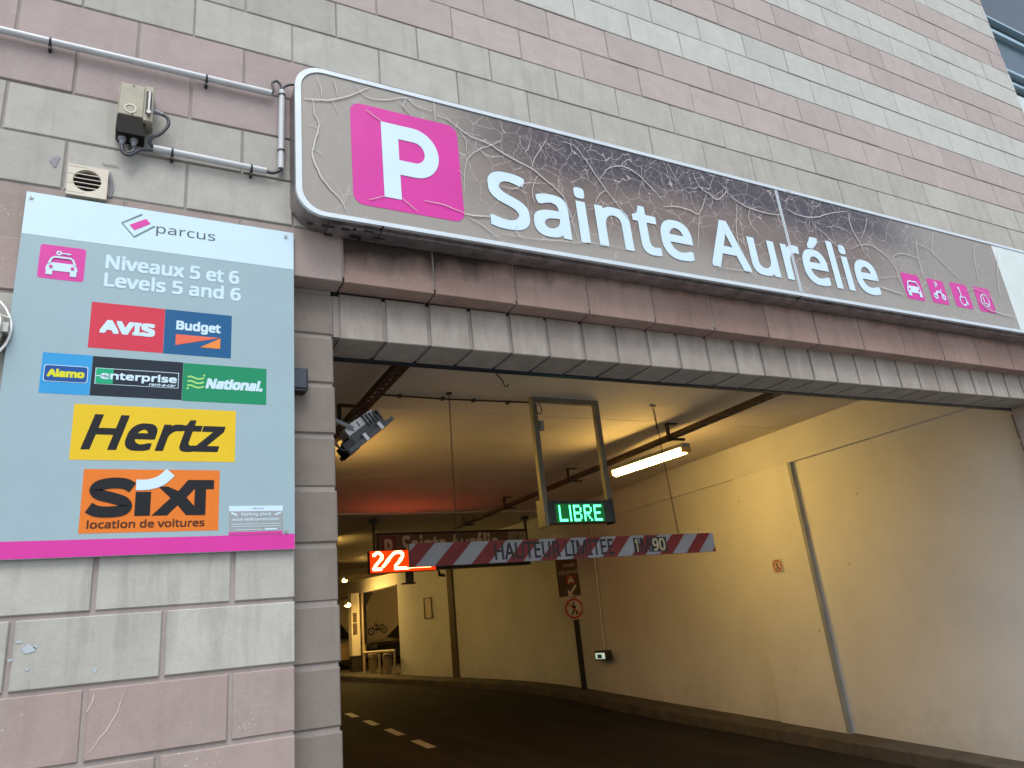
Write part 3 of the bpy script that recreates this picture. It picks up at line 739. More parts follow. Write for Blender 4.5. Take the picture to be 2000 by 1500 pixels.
for s_ in S:
    cells = set()
    for (xa, za), (xb, zb2) in zip(s_[:-1], s_[1:]):
        n_ = max(2, int(math.hypot(xb-xa, zb2-za)/0.006))
        for i in range(n_+1):
            x_, z_ = xa+(xb-xa)*i/n_, za+(zb2-za)*i/n_
            rr = 0.026 if x_ < 3.86 else 0.014
            for ax in range(-2, 3):
                for az in range(-2, 3):
                    gx, gz = round(x_/step)+ax, round(z_/step)+az
                    if math.hypot(gx*step-x_, gz*step-z_) < rr: cells.add((gx, gz))
    b = MB()
    for gx, gz in cells: b.rect(gx*step-0.0084, gx*step+0.0084, gz*step-0.0084, gz*step+0.0084, YL-0.006, 0.002)
    b.build('led_digit', M_redled, t)
b = MB(); b.box(3.87, 4.0, YL+0.02, YL+0.08, 2.60, 2.788); b.box(3.80, 4.03, YL+0.0, YL+0.14, 2.585, 2.61); b.build('bracket', M_dark, t)
t = thing('security_camera', 'small dark camera mounted below the hanging sign', 'camera')
b = MB(); b.box(4.665,4.70,9.9,9.94,2.77,2.84); b.build('mount', M_dark, t)
b = MB(); b.tube([(4.66,9.86,2.75),(4.80,9.98,2.745)], 0.028, 10); b.build('camera_body', M_dark, t)

# ================================================================ things on the side wall
M_signw = mat('sign_white', (0.55,0.50,0.42), 0.5, var=0.1)
M_sred = mat('sign_red', (0.42,0.045,0.02), 0.5, var=0.1)
def frame_at(name, label, cat, loc, u, group=None):
    """empty whose local x runs along u (horizontal); local -y faces the viewer"""
    return thing(name, label, cat, loc, (0,0,math.atan2(u[1],u[0])), group)
def ped_sign(t, cx, cz, w_, h_, y=0.0):
    b = MB(); b.box(cx-w_/2, cx+w_/2, y, y+0.006, cz-h_/2, cz+h_/2); b.build('plate', M_signw, t)
    r_ = min(w_, h_)*0.46
    b = MB(); b.ring(cx, cz, r_, r_*0.80, y-0.003, y-0.0005); b.build('red_ring', M_sred, t)
    b = MB(); b.prism(circ(cx, cz+r_*0.52, r_*0.11, 10), y-0.005, y-0.0035)
    for s_ in ([(0.0,0.40),(0.03,-0.02)], [(0.03,-0.02),(0.2,-0.3),(0.25,-0.62)], [(0.03,-0.02),(-0.12,-0.35),(-0.28,-0.58)], [(0.0,0.3),(0.22,0.05)], [(0,0.3),(-0.22,0.06)]):
        b.strokes([(cx+a*r_, cz+c*r_) for a, c in s_], r_*0.16, y-0.005, y-0.0035)
    b.build('pedestrian_figure', M_ink, t)
    b = MB(); q = r_*0.62; b.strokes([(cx-q,cz+q),(cx+q,cz-q)], r_*0.13, y-0.007, y-0.0055); b.build('red_bar', M_sred, t)
wd = Vector((0.094,1,0)).normalized()
u_wall = (-wd.x, -wd.y)      # local x towards the viewer so that lettering reads left to right
t = frame_at('no_pedestrians_sign', 'small square no pedestrians sign fixed flat on the side wall', 'sign', (6.572,3.66,2.05), u_wall)
ped_sign(t, 0, 0, 0.17, 0.155)
# post sign in front of the curved wall
pu = Vector((0.60,-0.80,0)).normalized()
t = frame_at('lane_sign_post', 'dark post with a brown reserved lane panel above a no pedestrians panel', 'sign', (7.02,9.15,0), pu)
zb0 = road_z(9.15)+0.125
b = MB(); b.box(-0.045, 0.045, 0.012, 0.06, zb0, 2.95); b.build('post', M_black, t)
b = MB(); b.box(-0.27, 0.27, 0, 0.01, 2.16, 2.90); b.build('brown_panel', mat('brown_sign', (0.085,0.052,0.033), 0.5, var=0.1), t)
M_lbr = mat('tan_lettering', (0.66,0.54,0.40), 0.5)
text('Voie', -0.12, 0.11, 2.69, 2.765, -0.003, M_lbr, t)
text('réservée', -0.225, 0.225, 2.555, 2.65, -0.003, M_lbr, t)
b = MB(); b.rect(-0.08, 0.08, 2.375, 2.53, -0.003); b.build('red_square', M_sred, t)
b = MB(); b.prism(rrect(-0.06,0.06,2.410,2.455,0.012), -0.005, -0.004); b.prism([(-0.045,2.455),(0.045,2.455),(0.03,2.485),(-0.03,2.485)], -0.005, -0.004)
b.rect(-0.058,-0.035,2.387,2.412,-0.005); b.rect(0.035,0.058,2.387,2.412,-0.005); b.rect(-0.02,0.03,2.505,2.517,-0.005); b.build('car_pictogram', M_lbr, t)
b = MB(); b.strokes([(0.09,2.345),(-0.04,2.195)], 0.045, -0.005, -0.004); b.prism([(-0.08,2.285),(-0.08,2.145),(0.06,2.145),(0.015,2.185),(-0.04,2.185),(-0.045,2.245)], -0.0065, -0.0055); b.build('arrow', M_lbr, t)
ped_sign(t, 0.0, 1.93, 0.40, 0.40)
# emergency light and its conduit
t = frame_at('emergency_exit_light', 'small lit green and white emergency exit light low on the side wall', 'lamp', (6.985,8.27,1.08), u_wall)
b = MB(); b.box(-0.24, 0.24, -0.08, 0.0, -0.07, 0.09); b.build('casing', M_dark, t)
b = MB(); b.rect(-0.21, 0.13, -0.045, 0.055, -0.083, 0.002); b.build('lens', glow('white_lens', (0.75,1.0,0.85), 0.3), t)
b = MB(); b.rect(-0.13, 0.02, -0.035, 0.03, -0.087, 0.002); b.build('green_pictogram', mat('exit_green', (0.01,0.10,0.05), 0.5), t)
b = MB(); b.rect(-0.09, -0.03, -0.012, 0.008, -0.090, 0.002); b.build('arrow', M_signw, t)
t = thing('wall_conduit', 'thin cream conduit running down the side wall to the emergency light', 'conduit')
b = MB(); b.tube([(6.985,8.2,3.3),(6.975,8.22,2.0),(6.97,8.25,1.17)], 0.013, 8); b.build('tube', M_wall, t)
b = MB(); b.tube([(6.97,8.10,3.2),(6.965,8.16,2.0),(6.96,8.2,1.17)], 0.004, 6); b.build('cable', M_dark, t)
# dark cover strip and slim grille on the curved wall
def on_curve(yq, out=0.035):
    P = BP
    for i in range(len(P)-1):
        if P[i].y <= yq <= P[i+1].y:
            f = (yq-P[i].y)/(P[i+1].y-P[i].y); p = P[i].lerp(P[i+1], f); n_ = nleft(P, i)
            d_ = (P[i]-P[i+1]).normalized(); return p+n_*(-0.035), d_
p_, d_ = on_curve(14.0)
t = frame_at('cover_strip', 'tall dark cover strip on the curved wall', 'trim', (p_.x,p_.y,0), (d_.x,d_.y))
b = MB(); b.box(-0.10, 0.10, -0.06, 0.0, road_z(14)+0.12, 3.48); b.build('strip', mat('bronze_strip', (0.10,0.075,0.05), 0.5), t)
p_, d_ = on_curve(15.0)
t = frame_at('slim_grille', 'slim upright framed grille on the curved wall', 'vent', (p_.x,p_.y,2.43), (d_.x,d_.y))
b = MB(); w_ = 0.17
b.box(-w_,-w_+0.02,-0.03,0,-0.25,0.25); b.box(w_-0.02,w_,-0.03,0,-0.25,0.25); b.box(-w_,w_,-0.03,0,0.235,0.25); b.box(-w_,w_,-0.03,0,-0.25,-0.235); b.build('frame', M_dark, t)
b = MB(); b.box(-w_+0.02,w_-0.02,-0.012,0,-0.235,0.235); b.build('panel', M_wall2, t)
# pillar grilles
for z0_, z1_ in ((2.385,2.65),(2.04,2.36)):
    t = thing('pillar_grille', 'brown louvre plate on the far pillar, %s' % ('upper one' if z0_ > 2.3 else 'lower one'), 'vent', group='louvre plates on the far pillar')
    b = MB(); b.box(5.59, 5.71, 18.885, 18.897, z0_, z1_); b.build('plate', mat('brown_plate', (0.14,0.10,0.06), 0.6), t)
    for i in range(5):
        b = MB(); zz_ = z0_+0.03+i*(z1_-z0_-0.06)/4; b.box(5.60, 5.70, 18.875, 18.884, zz_-0.008, zz_+0.008); b.build('slat', M_dark, t)
# tubular guard rail and two bins
M_rail = mat('pale_tubular_steel', (0.40,0.33,0.24), 0.45, var=0.1)
t = thing('guard_rail', 'pale tubular guard rail on the far kerb in front of the bins', 'railing')
P = [(5.61,17.9),(5.80,17.2),(5.98,16.5)]
for px_, py_ in P:
    b = MB(); b.tube([(px_,py_,road_z(py_)+0.125),(px_,py_,1.50)], 0.032, 12); b.build('post', M_rail, t)
b = MB(); b.tube([(5.60,17.93,1.53),(5.80,17.2,1.52),(5.99,16.47,1.505)], 0.036, 12); b.build('top_rail', M_rail, t)
M_bin = mat('tan_bin_plastic', (0.32,0.25,0.17), 0.5, var=0.15)
for (px_, py_, lb) in ((5.83,17.9,'left one'),(6.03,17.25,'right one')):
    t = thing('waste_bin', 'round tan waste bin behind the guard rail, %s' % lb, 'bin', (px_,py_,road_z(py_)+0.125), group='bins behind the guard rail')
    b = MB(); b.tube([(0,0,0),(0,0,0.40)], 0.095, 18, r2=0.115); b.build('drum', M_bin, t)
    for zz_ in (0.42, 0.47):
        b = MB(); b.tube([(0,0,zz_-0.012),(0,0,zz_+0.018)], 0.13, 18); b.build('rim', M_bin, t)
    b = MB(); b.tube([(0,0,0.49),(0,0,0.53)], 0.11, 18, r2=0.09); b.build('lid', M_bin, t)
# motorcycle painted on the bay wall
t = thing('motorcycle_mural', 'black motorcycle silhouette painted on the bay back wall', 'mural', (7.93,23.99,2.33), (0,0,0))
b = MB(); y0_, y1_ = -0.004, -0.001
b.ring(-0.23,-0.11,0.135,0.085,y0_,y1_,20); b.prism(circ(-0.23,-0.11,0.03,8),y0_,y1_)
b.ring(0.25,-0.09,0.125,0.08,y0_,y1_,20); b.prism(circ(0.25,-0.09,0.03,8),y0_,y1_)
b.strokes([(-0.23,-0.11),(-0.13,0.08),(-0.10,0.17),(-0.02,0.17)],0.02,y0_-0.002,y1_-0.002)
b.prism([(-0.10,0.10),(-0.03,0.14),(0.04,0.08),(0.14,0.10),(0.26,0.12),(0.27,0.07),(0.15,0.04),(-0.06,0.03)],y0_-0.004,y1_-0.004)
b.prism([(-0.09,0.0),(0.10,0.02),(0.13,-0.10),(-0.05,-0.12),(-0.10,-0.07)],y0_-0.006,y1_-0.006)
b.strokes([(0.02,-0.10),(0.25,-0.09)],0.03,y0_-0.008,y1_-0.008)
b.build('silhouette', M_ink, t)
# two parked cars
def car(name, label, loc, yaw, body_m, glass_m, L_=4.1, W_=1.72):
    t = thing(name, label, 'car', loc, (0,0,yaw), 'cars parked in the far bays')
    h = W_/2
    def loft(prof, hw, m, nm):
        b = MB(); n = len(prof)
        vs = [(x,-hw(z),z) for x,z in prof]+[(x,hw(z),z) for x,z in prof]
        b.add(vs, [tuple(range(n)), tuple(reversed(range(n,2*n)))]+[(i,i+n,(i+1)%n+n,(i+1)%n) for i in range(n)]); return b.build(nm, m, t)
    loft([(-2.05,0.32),(-2.02,0.68),(-1.85,0.78),(-1.05,0.92),(1.55,0.94),(1.98,0.88),(2.05,0.5),(2.0,0.25),(-1.9,0.22)], lambda z: h*(1.0 if z < 0.85 else 0.94), body_m, 'body')
    loft([(-1.10,0.90),(-0.45,1.36),(-0.2,1.44),(0.9,1.46),(1.35,1.36),(1.85,0.93)], lambda z: h*(0.92 if z < 1.1 else 0.74), glass_m, 'window')
    loft([(-0.40,1.39),(-0.2,1.465),(0.9,1.485),(1.33,1.385),(1.3,1.36),(-0.35,1.36)], lambda z: h*0.745, body_m, 'roof')
    for x_ in (-1.3, 1.25):
        for s_ in (-1, 1):
            b = MB(); b.tube([(x_, s_*(h-0.18), 0.31),(x_, s_*(h+0.005), 0.31)], 0.31, 20); w_ = b.build('wheel', M_black, t)
            b = MB(); b.tube([(x_, s_*(h-0.02), 0.31),(x_, s_*(h+0.012), 0.31)], 0.18, 14); b.build('rim', M_galv, w_)
    for s_ in (-1, 1):
        b = MB(); b.box(-2.06,-1.95,s_*0.62-0.15,s_*0.62+0.15,0.60,0.70); b.build('headlight', M_galv, t)
        b = MB(); b.box(1.96,2.06,s_*0.66-0.1,s_*0.66+0.1,0.62,0.78); b.build('tail_light', M_sred, t)
M_cb = mat('black_car_paint', (0.006,0.007,0.012), 0.15, coat=0.6, bump=0)
M_cw = mat('beige_car_paint', (0.20,0.15,0.09), 0.25, coat=0.5, bump=0)
M_cg = mat('car_glass', (0.006,0.006,0.008), 0.08, bump=0)
car('parked_car', 'black car nosing in from the right behind the curved wall', (8.75,21.4,1.02), R(35), M_cb, M_cg)
car('parked_car', 'beige car left of the pale pillar', (5.35,22.0,1.07), R(90), M_cw, M_cg)

# ================================================================ long illuminated-type sign box on the facade
PINKC = (0.50, 0.014, 0.27)
M_magenta = mat('magenta_film', PINKC, 0.35, var=0.06, bump=0.02)
M_white_film = mat('white_lettering_film', (0.48,0.64,0.76), 0.4, var=0.04, bump=0.02)
M_whiteend = mat('milky_white_panel', (0.52,0.60,0.60), 0.25, var=0.1, scale=3, bump=0.02)
def film_mat():
    """taupe film on the sign box: bleached at the edges, purple-brown where it aged, fine crackle"""
    m, nt, b = newmat('crackled_taupe_film'); L = nt.links
    b.inputs['Roughness'].default_value = 0.33
    geo = N(nt, 'ShaderNodeNewGeometry'); sp = N(nt, 'ShaderNodeSeparateXYZ'); L.new(geo.outputs['Position'], sp.inputs[0])
    def mrange(src, a, c, d=0.0, e=1.0):
        r = N(nt, 'ShaderNodeMapRange'); r.interpolation_type = 'SMOOTHSTEP'
        r.inputs['From Min'].default_value = a; r.inputs['From Max'].default_value = c; r.inputs['To Min'].default_value = d; r.inputs['To Max'].default_value = e
        L.new(src, r.inputs['Value']); return r.outputs[0]
    def mth(op, a, c):
        n = N(nt, 'ShaderNodeMath', operation=op)
        for i, q in enumerate((a, c)):
            if isinstance(q, (int, float)): n.inputs[i].default_value = q
            else: L.new(q, n.inputs[i])
        return n.outputs[0]
    def mixc(f, a, c):
        n = N(nt, 'ShaderNodeMix', data_type='RGBA')
        L.new(f, n.inputs[0])
        for i, q in ((6, a), (7, c)):
            if isinstance(q, tuple): n.inputs[i].default_value = (*q, 1)
            else: L.new(q, n.inputs[i])
        return n.outputs[2]
    nz = N(nt, 'ShaderNodeTexNoise', Scale=1.6, Detail=5.0, Roughness=0.6); L.new(geo.outputs['Position'], nz.inputs['Vector'])
    nf = nz.outputs['Fac']
    zj = mth('ADD', sp.outputs['Z'], mth('MULTIPLY', mth('SUBTRACT', nf, 0.5), 0.35))
    brown = mth('MULTIPLY', mrange(zj, 3.50, 3.82), mrange(sp.outputs['X'], 0.5, 1.3))
    brown = mth('MULTIPLY', brown, mrange(sp.outputs['X'], 4.5, 3.9, 0.25, 1.0))
    dark = mth('MULTIPLY', mrange(zj, 3.88, 4.12), mrange(sp.outputs['X'], 0.6, 1.6))
    dark = mth('MULTIPLY', dark, mrange(sp.outputs['X'], 5.0, 4.0, 0.0, 1.0))
    c = mixc(brown, (0.245,0.235,0.215), (0.14,0.110,0.096))
    c = mixc(dark, c, (0.040,0.033,0.045))
    # crackle at two sizes on warped coordinates
    wn_ = N(nt, 'ShaderNodeTexNoise', Scale=6.0, Detail=3.0); L.new(geo.outputs['Position'], wn_.inputs['Vector'])
    va = N(nt, 'ShaderNodeVectorMath', operation='MULTIPLY_ADD'); L.new(wn_.outputs['Color'], va.inputs[0]); va.inputs[1].default_value = (0.10,0.10,0.10); L.new(geo.outputs['Position'], va.inputs[2])
    for sc_, th, st, lo_ in ((8.0, 0.016, 0.95, 0.46), (19.0, 0.026, 0.6, 0.58)):
        vo = N(nt, 'ShaderNodeTexVoronoi', Scale=sc_, feature='DISTANCE_TO_EDGE'); L.new(va.outputs[0], vo.inputs['Vector'])
        ln = mrange(vo.outputs['Distance'], th, 0.0)
        n2 = N(nt, 'ShaderNodeTexNoise', Scale=sc_*0.32, Detail=4.0, Roughness=0.7); L.new(geo.outputs['Position'], n2.inputs['Vector'])
        gate = mrange(mth('ADD', n2.outputs['Fac'], mth('MULTIPLY', mth('ADD', mth('MULTIPLY', brown, 0.4), mth('MULTIPLY', dark, 0.6)), 0.22)), lo_, lo_+0.14)
        f = mth('MULTIPLY', mth('MULTIPLY', ln, gate), st)
        c = mixc(f, c, (0.40,0.36,0.355))
    L.new(c, b.inputs['Base Color'])
    bp = N(nt, 'ShaderNodeBump', Strength=0.12, Distance=0.004); L.new(nf, bp.inputs['Height']); L.new(bp.outputs[0], b.inputs['Normal'])
    return m
M_film = film_mat()
M_crack = mat('peeled_film_edge', (0.45,0.44,0.44), 0.5, var=0.15, scale=30)
YS = -0.15
sg = thing('entrance_sign', 'long taupe sign box above the entrance with magenta P and large white lettering', 'sign', (0,0,0), (0,-0.004,0))
XE = 6.62
out_ = rrect(-0.004, XE, 3.446, 4.280, 0.13, 8); inn = rrect(0.024, XE-0.026, 3.468, 4.257, 0.110, 8)
n = len(out_); b = MB()
b.add([(x,YS,z) for x,z in out_]+[(x,YS,z) for x,z in inn]+[(x,YS+0.014,z) for x,z in inn]+[(x,YS+0.02,z) for x,z in out_],
      [(i,(i+1)%n,n+(i+1)%n,n+i) for i in range(n)]+[(n+i,n+(i+1)%n,2*n+(i+1)%n,2*n+i) for i in range(n)]+[(3*n+i,3*n+(i+1)%n,(i+1)%n,i) for i in range(n)])
b.build('rim', M_alu, sg)
bd = rrect(-0.001, XE-0.003, 3.449, 4.277, 0.13, 8); b = MB()
b.add([(x,YS+0.02,z) for x,z in bd]+[(x,-0.002,z) for x,z in bd], [(i,i+n,(i+1)%n+n,(i+1)%n) for i in range(n)]+[tuple(range(n))])
b.build('casing', M_alu_dark, sg)
# return flange under the casing and its joints
for a_, c_ in ((0.16,0.40),(0.405,3.225),(3.235,6.5)):
    b = MB(); b.box(a_, c_, YS+0.045, -0.012, 3.430, 3.447); b.build('under_rail', M_alu_dark, sg)
for xx in (0.402, 3.230):
    b = MB(); b.box(xx-0.004, xx+0.004, YS+0.004, -0.004, 3.444, 3.4485); b.build('joint', M_black, sg)
rq = random.Random(5)
for i in range(9):
    xx = rq.uniform(0.05, 0.40); yy = rq.uniform(YS+0.02, -0.03); a_ = rq.uniform(0.015, 0.06); c_ = rq.uniform(0.008, 0.025)
    b = MB(); b.box(xx, xx+a_, yy, yy+c_, 3.4265+i*0.0001, 3.4285+i*0.0001); b.build('peeled_patch', M_black, sg)
def clipx(P, xa, xb):
    def cl(P, f, xc):
        o_ = []
        for i in range(len(P)):
            p, q = P[i], P[(i+1)%len(P)]; ip, iq = f(p[0]), f(q[0])
            if ip: o_.append(p)
            if ip != iq:
                t_ = (xc-p[0])/(q[0]-p[0]); o_.append((xc, p[1]+t_*(q[1]-p[1])))
        return o_
    return cl(cl(P, lambda x: x >= xa, xa), lambda x: x <= xb, xb)
face = rrect(0.026, XE-0.028, 3.472, 4.254, 0.105, 8)
for xa, xb in ((0, 3.222), (3.246, 6.7)):
    b = MB(); b.prism(clipx(face, xa, xb), YS+0.006, YS+0.012); b.build('face_panel', M_film, sg)
b = MB(); b.box(3.223, 3.231, YS+0.001, YS+0.012, 3.474, 4.252); b.build('seam_trim', M_alu, sg)
b = MB(); b.box(3.2365, 3.245, YS+0.001, YS+0.012, 3.474, 4.252); b.build('seam_trim', M_alu, sg)
b = MB(); b.box(3.2315, 3.236, YS+0.008, YS+0.012, 3.474, 4.252); b.build('seam_gap', M_black, sg)
ye = YS+0.0045
b = MB(); b.prism(clipx(face, 5.78, 6.7), ye, ye+0.001); b.build('white_field', M_whiteend, sg)
b = MB(); b.prism(rrect(0.262, 0.836, 3.546, 4.130, 0.055, 6), ye, ye+0.001); b.build('magenta_square', M_magenta, sg)
yl = ye-0.0025
# block letter P with rounded bowl
b = MB(); b.prism([(0.416,3.611),(0.503,3.611),(0.503,4.05),(0.416,4.05)], yl, yl+0.001)
b.rect(0.503, 0.585, 3.965, 4.05, yl); b.rect(0.503, 0.585, 3.755, 3.84, yl)
b.ring(0.585, 3.9025, 0.1475, 0.0625, yl, yl+0.001, 20, -90, 90, 0.9); b.build('letter_P', M_white_film, sg)
text('Sainte Aurélie', 0.984, 4.088, 3.552, 3.925, yl, M_white_film, sg, bold=0.015, space=1.0)
# four magenta service pictograms
ic = [(4.378,4.590,3.578,3.792),(4.684,4.886,3.582,3.787),(4.975,5.195,3.584,3.795),(5.285,5.503,3.583,3.80)]
for (a_, c_, d_, e_) in ic:
    b = MB(); b.prism(rrect(a_, c_, d_, e_, 0.02, 4), ye, ye+0.001); b.build('pictogram_square', M_magenta, sg)
def car_icon(cx, cz, s, y, m, parent, key=False):
    b = MB()
    b.prism([(cx+s*x, cz+s*z) for x, z in ((-0.36,-0.02),(-0.40,-0.16),(-0.38,-0.22),(0.38,-0.22),(0.40,-0.16),(0.36,-0.02),(0.28,0.04),(-0.28,0.04))], y, y+0.001)
    b.rect(cx-0.38*s, cx-0.22*s, cz-0.36*s, cz-0.18*s, y-0.001); b.rect(cx+0.22*s, cx+0.38*s, cz-0.36*s, cz-0.18*s, y-0.001)
    b.strokes([(cx+s*x, cz+s*z) for x, z in ((-0.33,0.0),(-0.27,0.16),(-0.20,0.22),(0.20,0.22),(0.27,0.16),(0.33,0.0))], 0.055*s, y-0.002, y-0.001)
    if key:
        b.ring(cx-0.10*s, cz+0.36*s, 0.075*s, 0.03*s, y, y+0.001, 14); b.rect(cx-0.03*s, cx+0.20*s, cz+0.34*s, cz+0.375*s, y-0.001); b.rect(cx+0.12*s, cx+0.15*s, cz+0.31*s, cz+0.35*s, y-0.002)
    b.build('car_pictogram', m, parent)
    b = MB()
    for q in (-1, 1): b.prism(circ(cx+q*0.27*s, cz-0.10*s, 0.045*s, 12), y-0.003, y-0.002)
    b.build('pictogram_lamp', M_magenta, parent)
car_icon(4.484, 3.68, 0.21, yl, M_white_film, sg)
b = MB(); cx, cz = 4.785, 3.665
for q in (-0.045, 0.05): b.ring(cx+q, cz-0.022, 0.026, 0.012, yl, yl+0.001, 12)
b.strokes([(cx-0.045,cz-0.02),(cx-0.02,cz+0.015),(cx+0.02,cz+0.015),(cx+0.05,cz-0.02)], 0.02, yl-0.002, yl-0.001)
b.strokes([(cx+0.02,cz+0.015),(cx+0.035,cz+0.04)], 0.01, yl-0.004, yl-0.003); b.build('motorcycle_pictogram', M_white_film, sg)
text('P', cx-0.02, cx+0.012, cz+0.05, cz+0.10, yl, M_white_film, sg, bold=0.02)
b = MB(); cx, cz = 5.085, 3.665
b.ring(cx+0.0, cz-0.02, 0.045, 0.034, yl, yl+0.001, 20, 100, 400); b.prism(circ(cx-0.015, cz+0.085, 0.012, 12), yl, yl+0.001)
b.strokes([(cx-0.015,cz+0.07),(cx-0.012,cz+0.01),(cx+0.03,cz+0.01),(cx+0.05,cz-0.05)], 0.013, yl-0.002, yl-0.001); b.build('wheelchair_pictogram', M_white_film, sg)
b = MB(); cx, cz = 5.394, 3.685
b.ring(cx, cz, 0.058, 0.048, yl, yl+0.001, 22); b.strokes([(cx-0.02,cz+0.03),(cx-0.02,cz-0.03),(cx+0.025,cz-0.03)], 0.011, yl-0.002, yl-0.001); b.build('round_pictogram', M_white_film, sg)
text('PARCUS', 6.02, 6.42, 3.70, 3.77, yl, M_greylogo, sg)
b = MB(); b.strokes([(6.28,4.06),(6.12,3.95),(6.22,3.83),(6.38,3.94)], 0.02, yl, yl+0.001); b.build('emblem_outline', M_greylogo, sg)
b = MB(); b.prism([(6.22,3.90),(6.30,3.96),(6.25,4.01),(6.17,3.95)], yl, yl+0.001); b.build('emblem', M_magenta, sg)
# long peeled cracks in the film
CR = [(0.0095,[(0.036,4.075),(0.079,4.082),(0.175,4.109),(0.284,4.176),(0.365,4.24)]),(0.0095,[(0.079,4.082),(0.086,4.0),(0.107,3.944),(0.084,3.836),(0.074,3.763),(0.106,3.662),(0.155,3.595),(0.196,3.555),(0.22,3.502)]),(0.0064,[(0.295,4.235),(0.33,4.19),(0.386,4.174),(0.472,4.199),(0.561,4.235),(0.608,4.2),(0.677,4.192),(0.702,4.19)]),(0.0053,[(0.561,4.235),(0.543,4.175),(0.575,4.14)]),(0.0085,[(0.721,4.17),(0.787,4.16),(0.846,4.124),(0.916,4.086),(1.021,4.067),(1.114,4.021),(1.265,3.97),(1.339,3.923),(1.413,3.87),(1.463,3.811),(1.492,3.69),(1.513,3.558)]),(0.0053,[(1.271,3.971),(1.31,4.057),(1.397,4.188)]),(0.0042,[(0.845,4.112),(0.882,4.054),(0.88,3.98)]),(0.0053,[(0.848,3.725),(0.859,3.858),(0.894,3.955),(0.963,4.017),(1.054,4.075),(1.102,4.111)]),(0.0064,[(1.495,4.201),(1.58,4.198),(1.644,4.127),(1.703,4.031),(1.763,3.934),(1.835,3.84),(1.897,3.756)]),(0.0074,[(1.731,4.006),(1.817,4.1),(1.927,4.133),(2.028,4.099),(2.109,4.028),(2.189,3.95)]),(0.0053,[(1.668,3.818),(1.704,3.885),(1.763,3.934)]),(0.0106,[(0.831,3.594),(0.902,3.597),(0.985,3.608)]),(0.0053,[(0.832,3.599),(0.726,3.625),(0.62,3.629)]),(0.0053,[(0.85,3.582),(0.937,3.541),(1.014,3.486)]),(0.0042,[(0.341,4.095),(0.418,4.051)]),(0.0042,[(0.416,3.611),(0.335,3.576)]),(0.0042,[(0.503,3.62),(0.578,3.559)]),(0.0074,[(2.484,4.211),(2.515,4.124),(2.581,4.085),(2.649,4.053),(2.747,4.134),(2.712,4.181)]),(0.0085,[(2.179,3.904),(2.296,3.928),(2.395,3.922),(2.466,3.917),(2.563,4.075)]),(0.0042,[(2.466,3.917),(2.427,3.782),(2.389,3.65)]),(0.0085,[(2.747,4.134),(2.84,4.072),(2.96,4.042),(3.124,4.04),(3.22,4.049)]),(0.0085,[(3.298,4.11),(3.412,4.083),(3.579,4.101),(3.728,4.159),(3.941,4.221)]),(0.0053,[(2.82,4.054),(2.763,3.87),(2.754,3.751),(2.781,3.678)]),(0.0053,[(2.926,4.035),(2.894,3.948),(2.942,3.863)]),(0.0085,[(3.951,4.203),(3.943,4.081),(3.991,3.963),(4.007,3.882)]),(0.0053,[(4.161,4.208),(4.104,4.111),(4.016,4.002)]),(0.0074,[(3.855,3.891),(3.986,3.948),(4.123,3.964),(4.254,3.908),(4.321,3.834),(4.344,3.725),(4.365,3.589)]),(0.0064,[(4.318,3.897),(4.43,3.951),(4.553,3.957),(4.65,3.944)]),(0.0074,[(4.705,4.116),(4.657,3.959),(4.641,3.782)]),(0.0064,[(4.71,4.08),(4.845,4.05),(4.988,3.938),(5.153,3.82)]),(0.0064,[(5.514,4.226),(5.431,4.053),(5.391,3.861)]),(0.0095,[(4.067,3.631),(4.209,3.61),(4.34,3.6)]),(0.0053,[(4.956,4.222),(4.869,4.054),(4.885,3.996)]),(0.0085,[(5.287,3.681),(5.385,3.604),(5.611,3.586),(5.775,3.574)]),(0.0074,[(5.835,4.199),(5.702,3.953),(5.632,3.756)]),(0.0053,[(3.515,4.076),(3.548,4.021),(3.634,3.969),(3.699,3.906),(3.771,3.884)]),(0.0042,[(3.657,4.035),(3.754,4.06),(3.859,4.051),(3.921,4.02)]),(0.0042,[(2.501,3.546),(2.627,3.547),(2.787,3.554),(2.847,3.509)]),(0.0053,[(1.259,3.746),(1.259,3.836),(1.305,3.927)]),(0.0042,[(0.102,4.218),(0.119,4.158),(0.122,4.111)]),(0.0042,[(0.182,4.238),(0.194,4.182),(0.198,4.139)]),(0.0042,[(0.51,4.2),(0.547,4.165),(0.57,4.138)]),(0.0053,[(0.711,4.248),(0.712,4.19),(0.714,4.133)]),(0.0053,[(5.133,3.735),(5.312,3.774),(5.453,3.733),(5.511,3.664),(5.472,3.592),(5.319,3.655)]),(0.0053,[(1.049,3.812),(1.146,3.811),(1.229,3.864),(1.31,3.876)]),(0.0042,[(1.038,3.517),(1.144,3.515),(1.264,3.52),(1.481,3.542),(1.65,3.56),(1.847,3.559)]),(0.0042,[(4.05,3.683),(4.196,3.718),(4.343,3.746)]),(0.0042,[(3.304,4.232),(3.357,4.271),(3.384,4.249)])]
rc = random.Random(11)
